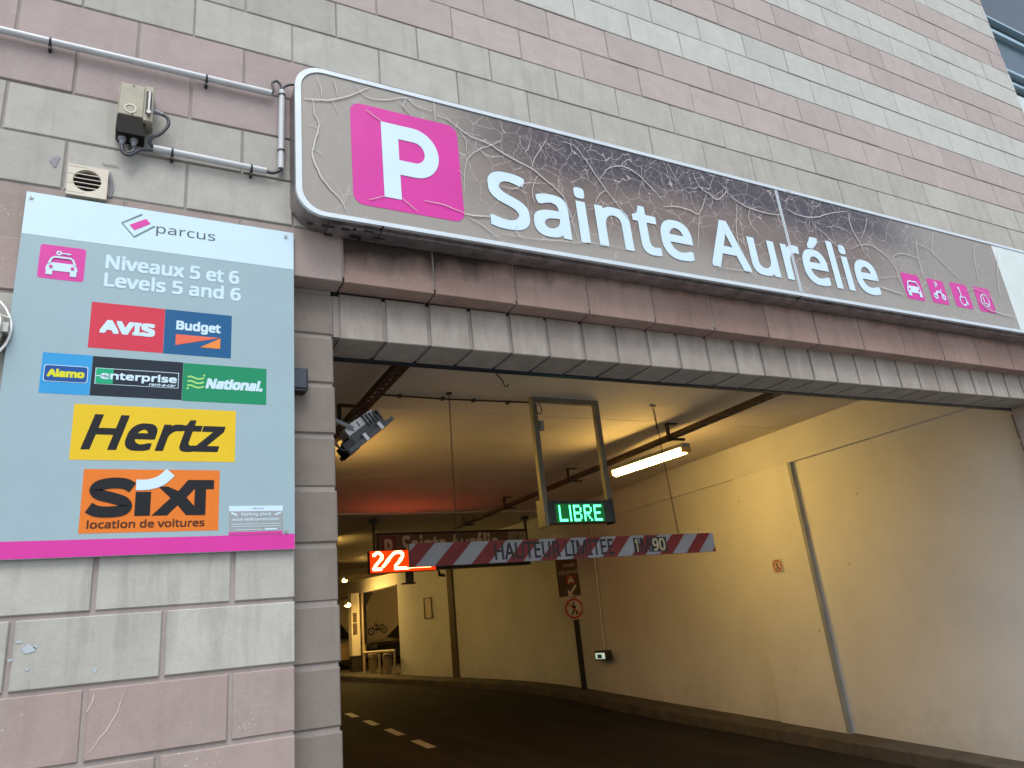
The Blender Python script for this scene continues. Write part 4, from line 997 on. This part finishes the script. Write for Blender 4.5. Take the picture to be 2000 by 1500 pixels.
for i, (wd_, pts) in enumerate(CR):
    P = [(q.x, q.y) for q in smooth_path([(p[0], p[1], 0) for p in pts], 4)]
    P = [(x+rc.uniform(-0.002,0.002), z+rc.uniform(-0.002,0.002)) for x, z in P]
    b = MB(); b.strokes(P, wd_*0.8, yl-0.003-0.00008*i, yl-0.0022-0.00008*i, taper=True)
    # side twigs
    for _ in range(int(len(P)*0.10)):
        j = rc.randrange(1, len(P)-1); x, z = P[j]; a_ = rc.uniform(0, 2*math.pi); Q = [(x, z)]
        for _k in range(rc.randint(2,4)):
            a_ += rc.uniform(-0.7,0.7); l_ = rc.uniform(0.012,0.03); x += math.cos(a_)*l_; z += math.sin(a_)*l_
            if 3.49 < z < 4.235 and x > 0.05: Q.append((x, z))
        if len(Q) > 2: b.strokes(Q, 0.0022, yl-0.0034-0.00008*i, yl-0.0030-0.00008*i)
    b.build('crack', M_crack, sg)

# ================================================================ rental information board
M_bgrey = mat('blue_grey_board', (0.235,0.345,0.395), 0.30, var=0.04, bump=0.01)
M_bwht = mat('board_white', (0.45,0.62,0.73), 0.30, var=0.03, bump=0.01)
M_bink = mat('print_black', (0.008,0.010,0.014), 0.5, var=0.05, bump=0, spec=0.2)
M_teal = mat('print_teal_grey', (0.08,0.17,0.18), 0.4, bump=0)
M_dgrey = mat('print_dark_grey', (0.04,0.06,0.08), 0.4, bump=0)
def pm(n_, c, **kw): return mat(n_, tuple(q*0.78 for q in c), 0.4, var=0.04, bump=0, spec=0.2, **kw)
M_ared = pm('print_red', (0.62,0.045,0.085)); M_bblue = pm('print_blue', (0.010,0.11,0.28)); M_coral = pm('print_coral', (0.80,0.16,0.09)); M_orange2 = pm('print_light_orange', (0.85,0.28,0.06))
M_lblue = pm('print_light_blue', (0.035,0.34,0.72)); M_ablue = pm('print_royal_blue', (0.01,0.08,0.32)); M_ayel = pm('print_lemon', (0.70,0.72,0.03)); M_navyp = pm('print_navy', (0.013,0.024,0.040))
M_egreen = pm('print_emerald', (0.01,0.40,0.20)); M_ngreen = pm('print_green', (0.008,0.27,0.13)); M_lgreen = pm('print_light_green', (0.35,0.72,0.22)); M_yel = pm('print_yellow', (0.76,0.54,0.02)); M_orng = pm('print_orange', (0.76,0.20,0.025)); M_brown = pm('print_brown', (0.10,0.03,0.01))
bo = thing('rental_board', 'tall blue grey information board with coloured company panels left of the entrance', 'sign', (0,0,0), (0,0,0))
YB0 = -0.022
b = MB(); b.box(-1.040, -0.003, YB0, -0.004, 1.970, 3.410); b.build('panel', M_bgrey, bo)
e1, e2, e3, e4, e5 = YB0-0.0006, YB0-0.0014, YB0-0.0022, YB0-0.0030, YB0-0.0038
q = 0.0005
def R_(x0, x1, z0, z1, y, m, nm): b = MB(); b.rect(x0, x1, z0, z1, y, q); return b.build(nm, m, bo)
R_(-1.039, -0.004, 3.220, 3.409, e1, M_bwht, 'white_header'); R_(-1.039, -0.004, 1.971, 2.031, e1, M_magenta, 'magenta_footer')
b = MB(); b.prism([(-0.672,3.326),(-0.612,3.366),(-0.594,3.345),(-0.653,3.303)], e2, e2+q); b.build('emblem', M_magenta, bo)
b = MB(); b.strokes([(-0.628,3.384),(-0.700,3.330),(-0.652,3.272),(-0.578,3.336)], 0.0075, e2-0.0003, e2); b.build('emblem_outline', M_teal, bo)
text('parcus', -0.571, -0.339, 3.293, 3.339, e2, M_dgrey, bo, bold=0.0)
b = MB(); b.prism(rrect(-0.972, -0.817, 3.038, 3.185, 0.012, 5), e1, e1+q); b.build('magenta_square', M_magenta, bo)
car_icon(-0.894, 3.104, 0.135, e3, M_bwht, bo, key=True)
text('Niveaux 5 et 6', -0.746, -0.236, 3.110, 3.176, e2, M_bwht, bo, bold=0.022)
text('Levels 5 and 6', -0.746, -0.228, 3.031, 3.096, e2, M_bwht, bo, bold=0.022)
R_(-0.781, -0.5195, 2.765, 2.959, e1, M_ared, 'red_panel'); R_(-0.5185, -0.262, 2.764, 2.959, e1, M_bblue, 'blue_panel')
text('AVIS', -0.747, -0.552, 2.830, 2.887, e2, M_bwht, bo, bold=0.045)
text('Budget', -0.475, -0.305, 2.861, 2.916, e2, M_bwht, bo, bold=0.03)
b = MB(); b.prism([(-0.475,2.852),(-0.306,2.852),(-0.475,2.804)], e2, e2+q); b.build('coral_wedge', M_coral, bo)
b = MB(); b.prism([(-0.382,2.803),(-0.305,2.803),(-0.305,2.850)], e2, e2+q); b.build('orange_wedge', M_orange2, bo)
R_(-0.924, -0.7615, 2.571, 2.732, e1, M_lblue, 'light_blue_panel'); R_(-0.7605, -0.4425, 2.571, 2.731, e1, M_navyp, 'navy_panel'); R_(-0.4415, -0.118, 2.568, 2.729, e1, M_ngreen, 'green_panel')
for rr, mm, yy, nm in (((-0.915,-0.772,2.618,2.684), M_bwht, e2, 'badge_outline'), ((-0.9125,-0.7745,2.6205,2.6815), M_ablue, e3, 'badge')):
    b = MB(); b.prism(rrect(*rr, 0.008, 4), yy, yy+q); b.build(nm, mm, bo)
text('Alamo', -0.904, -0.783, 2.636, 2.668, e4, M_ayel, bo, bold=0.045)
R_(-0.748, -0.456, 2.618, 2.684, e2, M_bwht, 'frame_outline'); R_(-0.7455, -0.4585, 2.6205, 2.6815, e3, M_navyp, 'frame_field'); R_(-0.7455, -0.687, 2.6205, 2.6815, e4, M_egreen, 'green_field')
text('enterprise', -0.730, -0.463, 2.630, 2.670, e5, M_bwht, bo, bold=0.03)
b = MB(); b.rect(-0.746, -0.700, 2.649, 2.653, e5, q); b.build('dash', M_bwht, bo)
text('rent-a-car', -0.562, -0.465, 2.6215, 2.6335, e5, M_bwht, bo, bold=0.02, shear=0.2)
for i in range(3):
    zz_ = 2.668-i*0.0185; b = MB(); b.strokes([(-0.424+0.062*j/10, zz_+0.0045*math.sin(j*0.62+0.6)) for j in range(11)], 0.0075, e2, e2+q); b.build('wave', M_lgreen, bo)
for cx, cz in ((-0.362,2.680),(-0.422,2.622)):
    b = MB(); b.prism(circ(cx, cz, 0.0045, 10), e2, e2+q); b.build('dot', M_lgreen, bo)
text('National.', -0.356, -0.134, 2.625, 2.672, e2, M_bwht, bo, bold=0.04, shear=0.2)
R_(-0.807, -0.237, 2.321, 2.535, e1, M_yel, 'yellow_panel')
text('Hertz', -0.773, -0.276, 2.359, 2.498, e2, M_bink, bo, bold=0.022, shear=0.26)
R_(-0.757, -0.2915, 2.052, 2.287, e1, M_orng, 'orange_panel')
b = MB(); b.strokes([(q_.x,q_.y) for q_ in smooth_path([(x,z,0) for x,z in [(-0.594,2.218),(-0.620,2.232),(-0.662,2.235),(-0.700,2.226),(-0.714,2.209),(-0.700,2.192),(-0.660,2.180),(-0.625,2.167),(-0.612,2.149),(-0.626,2.133),(-0.665,2.128),(-0.705,2.131),(-0.732,2.145)]], 7)], 0.040, e2-0.0012, e2-0.0008)
b.rect(-0.583, -0.531, 2.112, 2.202, e2, q)
b.prism([(-0.526,2.112),(-0.473,2.112),(-0.438,2.150),(-0.408,2.112),(-0.352,2.112),(-0.408,2.180),(-0.352,2.248),(-0.405,2.248),(-0.438,2.205),(-0.475,2.222),(-0.508,2.222),(-0.464,2.178)], e2, e2+q)
b.rect(-0.4045, -0.312, 2.212, 2.248, e2-0.0004, q); b.rect(-0.388+0.008, -0.340, 2.112, 2.2115, e2-0.0008, q); b.build('bold_lettering', M_bink, bo)
sw_ = [(-0.583,2.228),(-0.540,2.230),(-0.500,2.245),(-0.468,2.277)]
b = MB(); b.strokes([(q_.x,q_.y) for q_ in smooth_path([(x,z,0) for x,z in sw_], 5)], 0.040, e3, e3+q); b.build('swoosh', M_bwht, bo)
text('location de voitures', -0.733, -0.341, 2.068, 2.099, e2, M_brown, bo, bold=0.02)
# video protection sticker
R_(-0.254, -0.050, 2.0325, 2.145, e2, M_bwht, 'sticker'); R_(-0.2535, -0.0505, 2.043, 2.124, e3, mat('sticker_grey', (0.24,0.27,0.29), 0.4, bump=0), 'sticker_field'); R_(-0.2535, -0.0505, 2.0325, 2.043, e3, M_magenta, 'sticker_band')
text('parcus', -0.165, -0.125, 2.131, 2.137, e4, M_dgrey, bo)
text('Parking placé', -0.208, -0.096, 2.103, 2.118, e4, M_bwht, bo, bold=0.02)
text('sous vidéoprotection', -0.240, -0.066, 2.083, 2.098, e4, M_bwht, bo, bold=0.02)
for zz_ in (2.072, 2.063): R_(-0.244, -0.060, zz_, zz_+0.002, e4, M_bwht, 'fine_print')
R_(-0.230, -0.130, 2.050, 2.052, e4, M_bwht, 'fine_print'); R_(-0.120, -0.072, 2.049, 2.055, e4, M_bwht, 'fine_print')
for xx, a_ in ((-0.236, 1), (-0.068, -1)):
    b = MB(); b.strokes([(xx-0.010*a_,2.118),(xx+0.012*a_,2.108)], 0.007, e4, e4+q); b.build('camera_pictogram', M_bwht, bo)
M_screw = mat('steel_screw', (0.35,0.37,0.38), 0.35, 0.8)
for xx, zz_ in ((-1.022,3.384),(-0.039,3.383),(-0.037,2.040),(-1.022,2.045)):
    b = MB(); b.prism(circ(xx, zz_, 0.007, 14), YB0-0.006, YB0-0.0008); s_ = b.build('screw', M_screw, bo)
    b = MB(); b.prism(circ(xx, zz_, 0.0025, 6), YB0-0.0065, YB0-0.0055); b.build('slot', M_black, s_)

# ================================================================ small things on the facade left of the sign
WC1 = (-0.8697, 1.6757)
WC2 = (-0.6709, 1.5903)
WC3 = (-0.9008, 1.7013)
WC4 = (-0.9194, 1.6453)
WC5 = (-0.8693, 1.6115)
WC6 = (-0.8513, 1.6804)
smooth_scr = [(-0.5758, 1.5138), (-0.5861, 1.4791), (-0.5933, 1.4476), (-0.6153, 1.4089), (-0.6219, 1.394), (-0.6458, 1.3691), (-0.6588, 1.343), (-0.6838, 1.3221)]
scr2 = [(-0.6684, 1.515), (-0.6711, 1.4896), (-0.6854, 1.4595)]
st1 = [(-0.9806, 3.5794), (-0.9679, 3.5985), (-0.9543, 3.6078), (-0.9427, 3.6079), (-0.9457, 3.5919), (-0.9525, 3.5702), (-0.9528, 3.5562), (-0.9628, 3.5558), (-0.9712, 3.5697)]
st2 = [(-0.76, 3.5754), (-0.7527, 3.5363), (-0.7471, 3.4971), (-0.7534, 3.4556)]
st3 = [(-0.7917, 3.615), (-0.7761, 3.6106), (-0.7517, 3.6123), (-0.73, 3.6113)]
M_chip = mat('pale_blue_paint_chip', (0.34,0.41,0.45), 0.6); M_scr = mat('light_scratch', (0.50,0.44,0.41), 0.8); M_stain = mat('grey_blue_stain', (0.22,0.22,0.25), 0.8, var=0.3)
def mark(pts_, m, nm, wd_=None, y_=-0.0028):
    b = MB()
    if wd_: b.strokes(pts_, wd_, y_, y_+0.0006, taper=True)
    else: b.prism(pts_, y_, y_+0.0006)
    return b.build(nm, m, bld)
def blob(cx, cz, r_, seed, sx=1.0):
    r2 = random.Random(seed); return [(cx+r_*sx*math.cos(a)*r2.uniform(0.6,1.2), cz+r_*math.sin(a)*r2.uniform(0.6,1.2)) for a in [2*math.pi*i/11 for i in range(11)]]
for P_, r_, sx_ in ((WC1, 0.016, 1.3), (WC2, 0.010, 0.7), (WC3, 0.006, 1.6), (WC4, 0.005, 1.5), (WC5, 0.005, 1.2), (WC6, 0.005, 1.2)):
    mark(blob(P_[0], P_[1], r_, int(P_[0]*1e4), sx_), M_chip, 'paint_chip')
mark([(p[0]+0.002*math.sin(i*3.1), p[1]) for i, p in enumerate(smooth_scr)], M_scr, 'scratch', 0.0035)
mark(scr2, M_scr, 'scratch', 0.004)
mark(st1, M_stain, 'stain'); mark(st2, M_stain, 'stain', 0.016); mark(st3, M_stain, 'stain', 0.006)
t = thing('vent_grille', 'square beige plastic vent with a round slotted opening above the information board', 'vent')
b = MB(); x0_, x1_, z0_, z1_ = -0.909, -0.764, 3.424, 3.568; cx, cz, rr = -0.838, 3.499, 0.051
sq = []; nn_ = 32
for i in range(nn_):
    a_ = 2*math.pi*i/nn_; c_, s_ = math.cos(a_), math.sin(a_); k_ = 1/max(abs(c_), abs(s_))
    sq.append(((x0_+x1_)/2+c_*k_*(x1_-x0_)/2, (z0_+z1_)/2+s_*k_*(z1_-z0_)/2))
cc = [(cx+rr*math.cos(2*math.pi*i/nn_), cz+rr*math.sin(2*math.pi*i/nn_)) for i in range(nn_)]
b.add([(x,-0.030,z) for x,z in sq]+[(x,-0.030,z) for x,z in cc]+[(x,0.004,z) for x,z in sq]+[(x,0.0,z) for x,z in cc],
      [(i,(i+1)%nn_,nn_+(i+1)%nn_,nn_+i) for i in range(nn_)]+[(2*nn_+i,2*nn_+(i+1)%nn_,(i+1)%nn_,i) for i in range(nn_)]+[(nn_+i,nn_+(i+1)%nn_,3*nn_+(i+1)%nn_,3*nn_+i) for i in range(nn_)])
b.build('frame', M_beige, t)
b = MB(); b.prism(circ(cx, cz, rr, 24), -0.008, -0.004); b.build('duct', M_black, t)
for i in range(4):
    zz_ = cz-0.032+i*0.0205; hw = math.sqrt(max(rr*rr-(zz_-cz)**2, 0))
    b = MB(); b.add([(cx-hw,-0.029,zz_-0.003),(cx+hw,-0.029,zz_-0.003),(cx+hw,-0.012,zz_+0.006),(cx-hw,-0.012,zz_+0.006),(cx-hw,-0.029,zz_+0.0005),(cx+hw,-0.029,zz_+0.0005)], [(0,1,5,4),(4,5,2,3),(0,3,2,1)]); b.build('slat', M_beige, t)
for i in (-0.062, -0.021, 0.024, 0.060):
    b = MB(); b.rect(x0_+0.002, cx-math.sqrt(max(rr*rr-i*i,0))-0.003, cz+i-0.001, cz+i+0.0005, -0.0308, 0.0005); b.build('groove', M_box, t)

t = thing('switch_box', 'aged beige isolator switch box with a black lower half left of the big sign', 'switch')
b = MB(); b.bbox(-0.748, -0.650, -0.080, -0.035, 3.826, 3.994, 0.004); b.build('cover', M_box, t)
b = MB(); b.box(-0.752, -0.612, -0.040, 0.0, 3.815, 3.996); b.build('back_box', M_box, t)
b = MB(); b.bbox(-0.652, -0.614, -0.100, -0.036, 3.800, 3.985, 0.004); b.build('side_cover', M_box, t)
b = MB(); b.box(-0.646, -0.622, -0.1015, -0.0985, 3.835, 3.955); b.build('slot', M_black, t)
b = MB(); b.box(-0.636, -0.629, -0.120, -0.100, 3.825, 3.94); b.prism(circ(-0.632,3.835,0.009,12), -0.122, -0.104); b.build('handle', M_galv, t)
b = MB(); b.prism([(-0.750,3.826),(-0.650,3.826),(-0.640,3.80),(-0.640,3.735),(-0.740,3.735),(-0.752,3.75)], -0.078, 0.0); b.build('lower_half', mat('sooty_plastic', (0.010,0.009,0.008), 0.7, var=0.5, scale=30, spec=0.2), t)
b = MB(); b.ring(-0.703, 3.862, 0.024, 0.018, -0.0825, -0.0802, 20); b.build('dial_ring', M_beige, t)
for xx, zz_ in ((-0.696,3.983),(-0.694,3.834)):
    b = MB(); b.prism(circ(xx,zz_,0.004,10), -0.082, -0.0805); b.build('screw', M_black, t)
for xx in (-0.725, -0.680):
    b = MB(); b.tube([(xx,-0.04,3.742),(xx,-0.04,3.722)], 0.0165, 8); b.tube([(xx,-0.04,3.722),(xx,-0.04,3.700)], 0.012, 10, r2=0.008); b.build('cable_gland', M_gray_cable, t)
b = MB(); b.tube([(-0.614,-0.05,3.895),(-0.588,-0.05,3.893)], 0.011, 8); b.tube([(-0.590,-0.05,3.893),(-0.575,-0.05,3.890)], 0.009, 8); b.build('cable_gland', M_gray_cable, t)
def cable(label, pts, r, m=M_cable, k=6, group=None):
    t = thing('cable', label, 'cable', group=group); b = MB(); b.tube(smooth_path(pts, k), r, 8); b.build('sheath', m, t); return t
cable('dark cable looping from the side of the switch box down to the lower white conduit', [(-0.578,-0.05,3.890),(-0.555,-0.055,3.870),(-0.553,-0.055,3.830),(-0.580,-0.05,3.785),(-0.612,-0.045,3.76),(-0.618,-0.04,3.735),(-0.604,-0.03,3.722)], 0.0075)
cable('black cable hanging from under the switch box into the lower white conduit', [(-0.725,-0.04,3.702),(-0.722,-0.045,3.675),(-0.715,-0.045,3.656),(-0.690,-0.045,3.652),(-0.655,-0.04,3.690),(-0.62,-0.03,3.706),(-0.595,-0.03,3.714)], 0.008)
cable('short black cable below the right gland of the switch box', [(-0.680,-0.04,3.702),(-0.676,-0.045,3.682),(-0.688,-0.047,3.664),(-0.705,-0.047,3.658)], 0.008)
def conduit(label, a_, c_, r, clips, ties=()):
    t = thing('conduit', label, 'conduit', group='white conduits on the facade')
    b = MB(); b.tube([a_, c_], r, 16); b.build('tube', M_pvc, t)
    A_, C_ = Vector(a_), Vector(c_); d = (C_-A_).normalized()
    for f in clips:
        P = A_.lerp(C_, f)
        b = MB(); b.tube([P-d*0.004, P+d*0.004], r+0.003, 14)
        hz = abs(d.z) < 0.5
        b.box(P.x-0.006, P.x+0.006, -0.03 if hz else P.y, 0.0, P.z-r-(0.022 if hz else 0), P.z-r+0.004 if hz else P.z+0.006); b.build('clip', M_black, t)
    return t
conduit('long white conduit running from the left edge above the switch box', (-2.4,-0.03,4.150), (-0.108,-0.03,4.163), 0.0155, (0.40,0.60,0.872))
conduit('short upright white conduit beside the left end of the big sign', (-0.058,-0.03,4.192), (-0.062,-0.03,3.740), 0.0150, (0.06,0.78))
conduit('lower white conduit between the switch box and the upright conduit', (-0.604,-0.03,3.719), (-0.128,-0.03,3.712), 0.0150, (0.16,0.86))
cable('black cable arching from the long conduit into the upright conduit', [(-0.112,-0.03,4.160),(-0.100,-0.03,4.185),(-0.104,-0.03,4.225),(-0.085,-0.03,4.245),(-0.066,-0.03,4.228),(-0.059,-0.03,4.19)], 0.0065)
cable('black cable entering the left end of the big sign', [(-0.056,-0.03,4.19),(-0.046,-0.03,4.222),(-0.022,-0.035,4.238),(0.004,-0.04,4.241)], 0.0065)
cable('black cable joining the lower and upright white conduits', [(-0.132,-0.03,3.711),(-0.105,-0.03,3.708),(-0.082,-0.03,3.718),(-0.063,-0.03,3.737),(-0.062,-0.03,3.75)], 0.0085)
t = thing('sensor_box', 'small dark blue box on the pier at the right edge of the board', 'sensor')
b = MB(); b.bbox(0.0, 0.069, 0.03, 0.10, 2.668, 2.768, 0.008); b.build('casing', mat('dark_blue_plastic', (0.018,0.030,0.045), 0.45), t)
b = MB(); b.box(0.004, 0.060, 0.034, 0.099, 2.662, 2.668); b.build('base_plate', M_black, t)
t = thing('bulkhead_lamp', 'round white wire cage lamp at the left edge beside the board', 'lamp', (-1.185,-0.02,2.805))
b = MB(); b.tube([(0,0.018,0),(0,-0.03,0)], 0.135, 28); b.build('base', M_box, t)
b = MB(); b.tube([(0,-0.03,0),(0,-0.07,0)], 0.10, 24, r2=0.07); b.build('glass', mat('lamp_glass', (0.20,0.24,0.22), 0.15), t)
for rr_, yy in ((0.155,-0.015),(0.125,-0.065),(0.075,-0.092)):
    b = MB(); b.tube([(rr_*math.cos(a_), yy, rr_*math.sin(a_)) for a_ in [2*math.pi*i/32 for i in range(33)]], 0.005, 6, caps=False); b.build('cage_ring', M_white, t)
for i in range(6):
    a_ = math.pi*i/3+0.3
    b = MB(); b.tube([(rr_*math.cos(a_), yy, rr_*math.sin(a_)) for rr_, yy in ((0.155,-0.015),(0.125,-0.065),(0.075,-0.092),(0.0,-0.10))], 0.0035, 6); b.build('cage_wire', M_white, t)
b = MB(); b.box(0.128,0.150,-0.05,0.0,-0.022,0.016); b.build('cage_catch', M_galv, t)

# ================================================================ floodlight behind the pier
t = thing('floodlight', 'tilted grey and white finned floodlight on an arm beside the left pier', 'lamp', (0.430,0.66,2.562), (0,-math.atan2(0.195,0.244),0))
M_fgrey = mat('floodlight_grey', (0.07,0.075,0.085), 0.45, var=0.2); M_fwhite = mat('floodlight_white', (0.70,0.74,0.80), 0.3, var=0.05)
b = MB(); b.box(-0.01,0.345,-0.02,0.20,-0.012,0.014); b.build('bezel', M_fgrey, t)
b = MB(); b.box(0.045,0.30,0.0,0.18,0.014,0.075); b.build('housing', M_fgrey, t)
b = MB(); b.prism([(0.06,0.075),(0.26,0.075),(0.285,0.125),(0.10,0.135),(0.06,0.12)], 0.01, 0.15); b.build('white_plate', M_fwhite, t)
for i in range(5):
    b = MB(); b.box(0.195+i*0.024,0.203+i*0.024,-0.012,0.17,0.045,0.13-i*0.006); b.build('cooling_fin', M_fgrey, t)
for xx in (0.115, 0.235):
    b = MB(); b.box(xx,xx+0.022,-0.028,-0.018,-0.014,0.035); b.build('clip', M_fwhite, t)
for xx in (0.10, 0.15):
    b = MB(); b.box(xx,xx+0.005,0.004,0.012,0.085,0.12); b.build('vent_slot', M_black, t)
b = MB(); b.box(-0.02,0.055,-0.01,0.13,-0.02,0.06); b.build('clamp', M_black, t)
t.scale = (0.88,0.88,0.88)
_Mi = (Matrix.Translation(t.location) @ t.rotation_euler.to_matrix().to_4x4() @ Matrix.Diagonal((0.88,0.88,0.88,1))).inverted()
def tow(*p): return tuple(_Mi @ Vector(p))
b = MB(); b.tube([tow(0.150,0.385,2.735), tow(0.30,0.60,2.725), tow(0.445,0.66,2.690)], 0.016, 4); b.build('arm', M_gray_cable, t)
b = MB(); b.tube([tow(0.150,0.381,2.735), tow(0.150,0.395,2.735)], 0.05, 12); b.build('wall_plate', M_gray_cable, t)
b = MB(); b.tube([tow(*q_) for q_ in [(0.150,0.39,2.70),(0.24,0.50,2.62),(0.38,0.64,2.56),(0.45,0.70,2.58)]], 0.007, 6); b.build('cable', M_cable, t)

# ================================================================ glazed neighbour at upper right
M_glass = mat('blue_grey_glazing', (0.045,0.085,0.115), 0.22, var=0.25, scale=0.7, bump=0.02)
M_glass2 = mat('dark_blue_grey_cladding', (0.055,0.080,0.10), 0.4, var=0.1, scale=0.6)
M_mull = mat('pale_blue_metal', (0.30,0.44,0.52), 0.35, 0.4, var=0.1)
M_gdark = mat('dark_gap', (0.008,0.018,0.028), 0.5)
gb = thing('glazed_facade', 'dark blue grey glazed facade at the upper right behind the block wall', 'building')
def gp(name, z0_, z1_, y_, m, x0_=XR+0.02):
    b = MB(); b.box(x0_, 13.0, y_, y_+0.1, z0_, z1_); return b.build(name, m, gb)
gp('cladding_panel', 7.90, 10.5, 0.16, M_glass2)
gp('rail', 7.868, 7.898, 0.12, M_mull); gp('recess', 7.785, 7.866, 0.19, M_gdark); gp('cladding_panel', 7.70, 7.783, 0.17, M_glass2); gp('rail', 7.645, 7.698, 0.12, M_mull)
gp('glazing', 7.115, 7.643, 0.17, M_glass); gp('rail', 7.075, 7.113, 0.12, M_mull); gp('recess', 6.985, 7.073, 0.19, M_gdark)
gp('stone_band', 6.925, 6.983, 0.17, M_pink); gp('rail', 6.885, 6.923, 0.12, M_mull); gp('recess', 6.80, 6.883, 0.19, M_gdark)
gp('white_panel', 6.2, 6.798, 0.16, M_whiteend); gp('glazing', -0.3, 6.198, 0.17, M_glass)
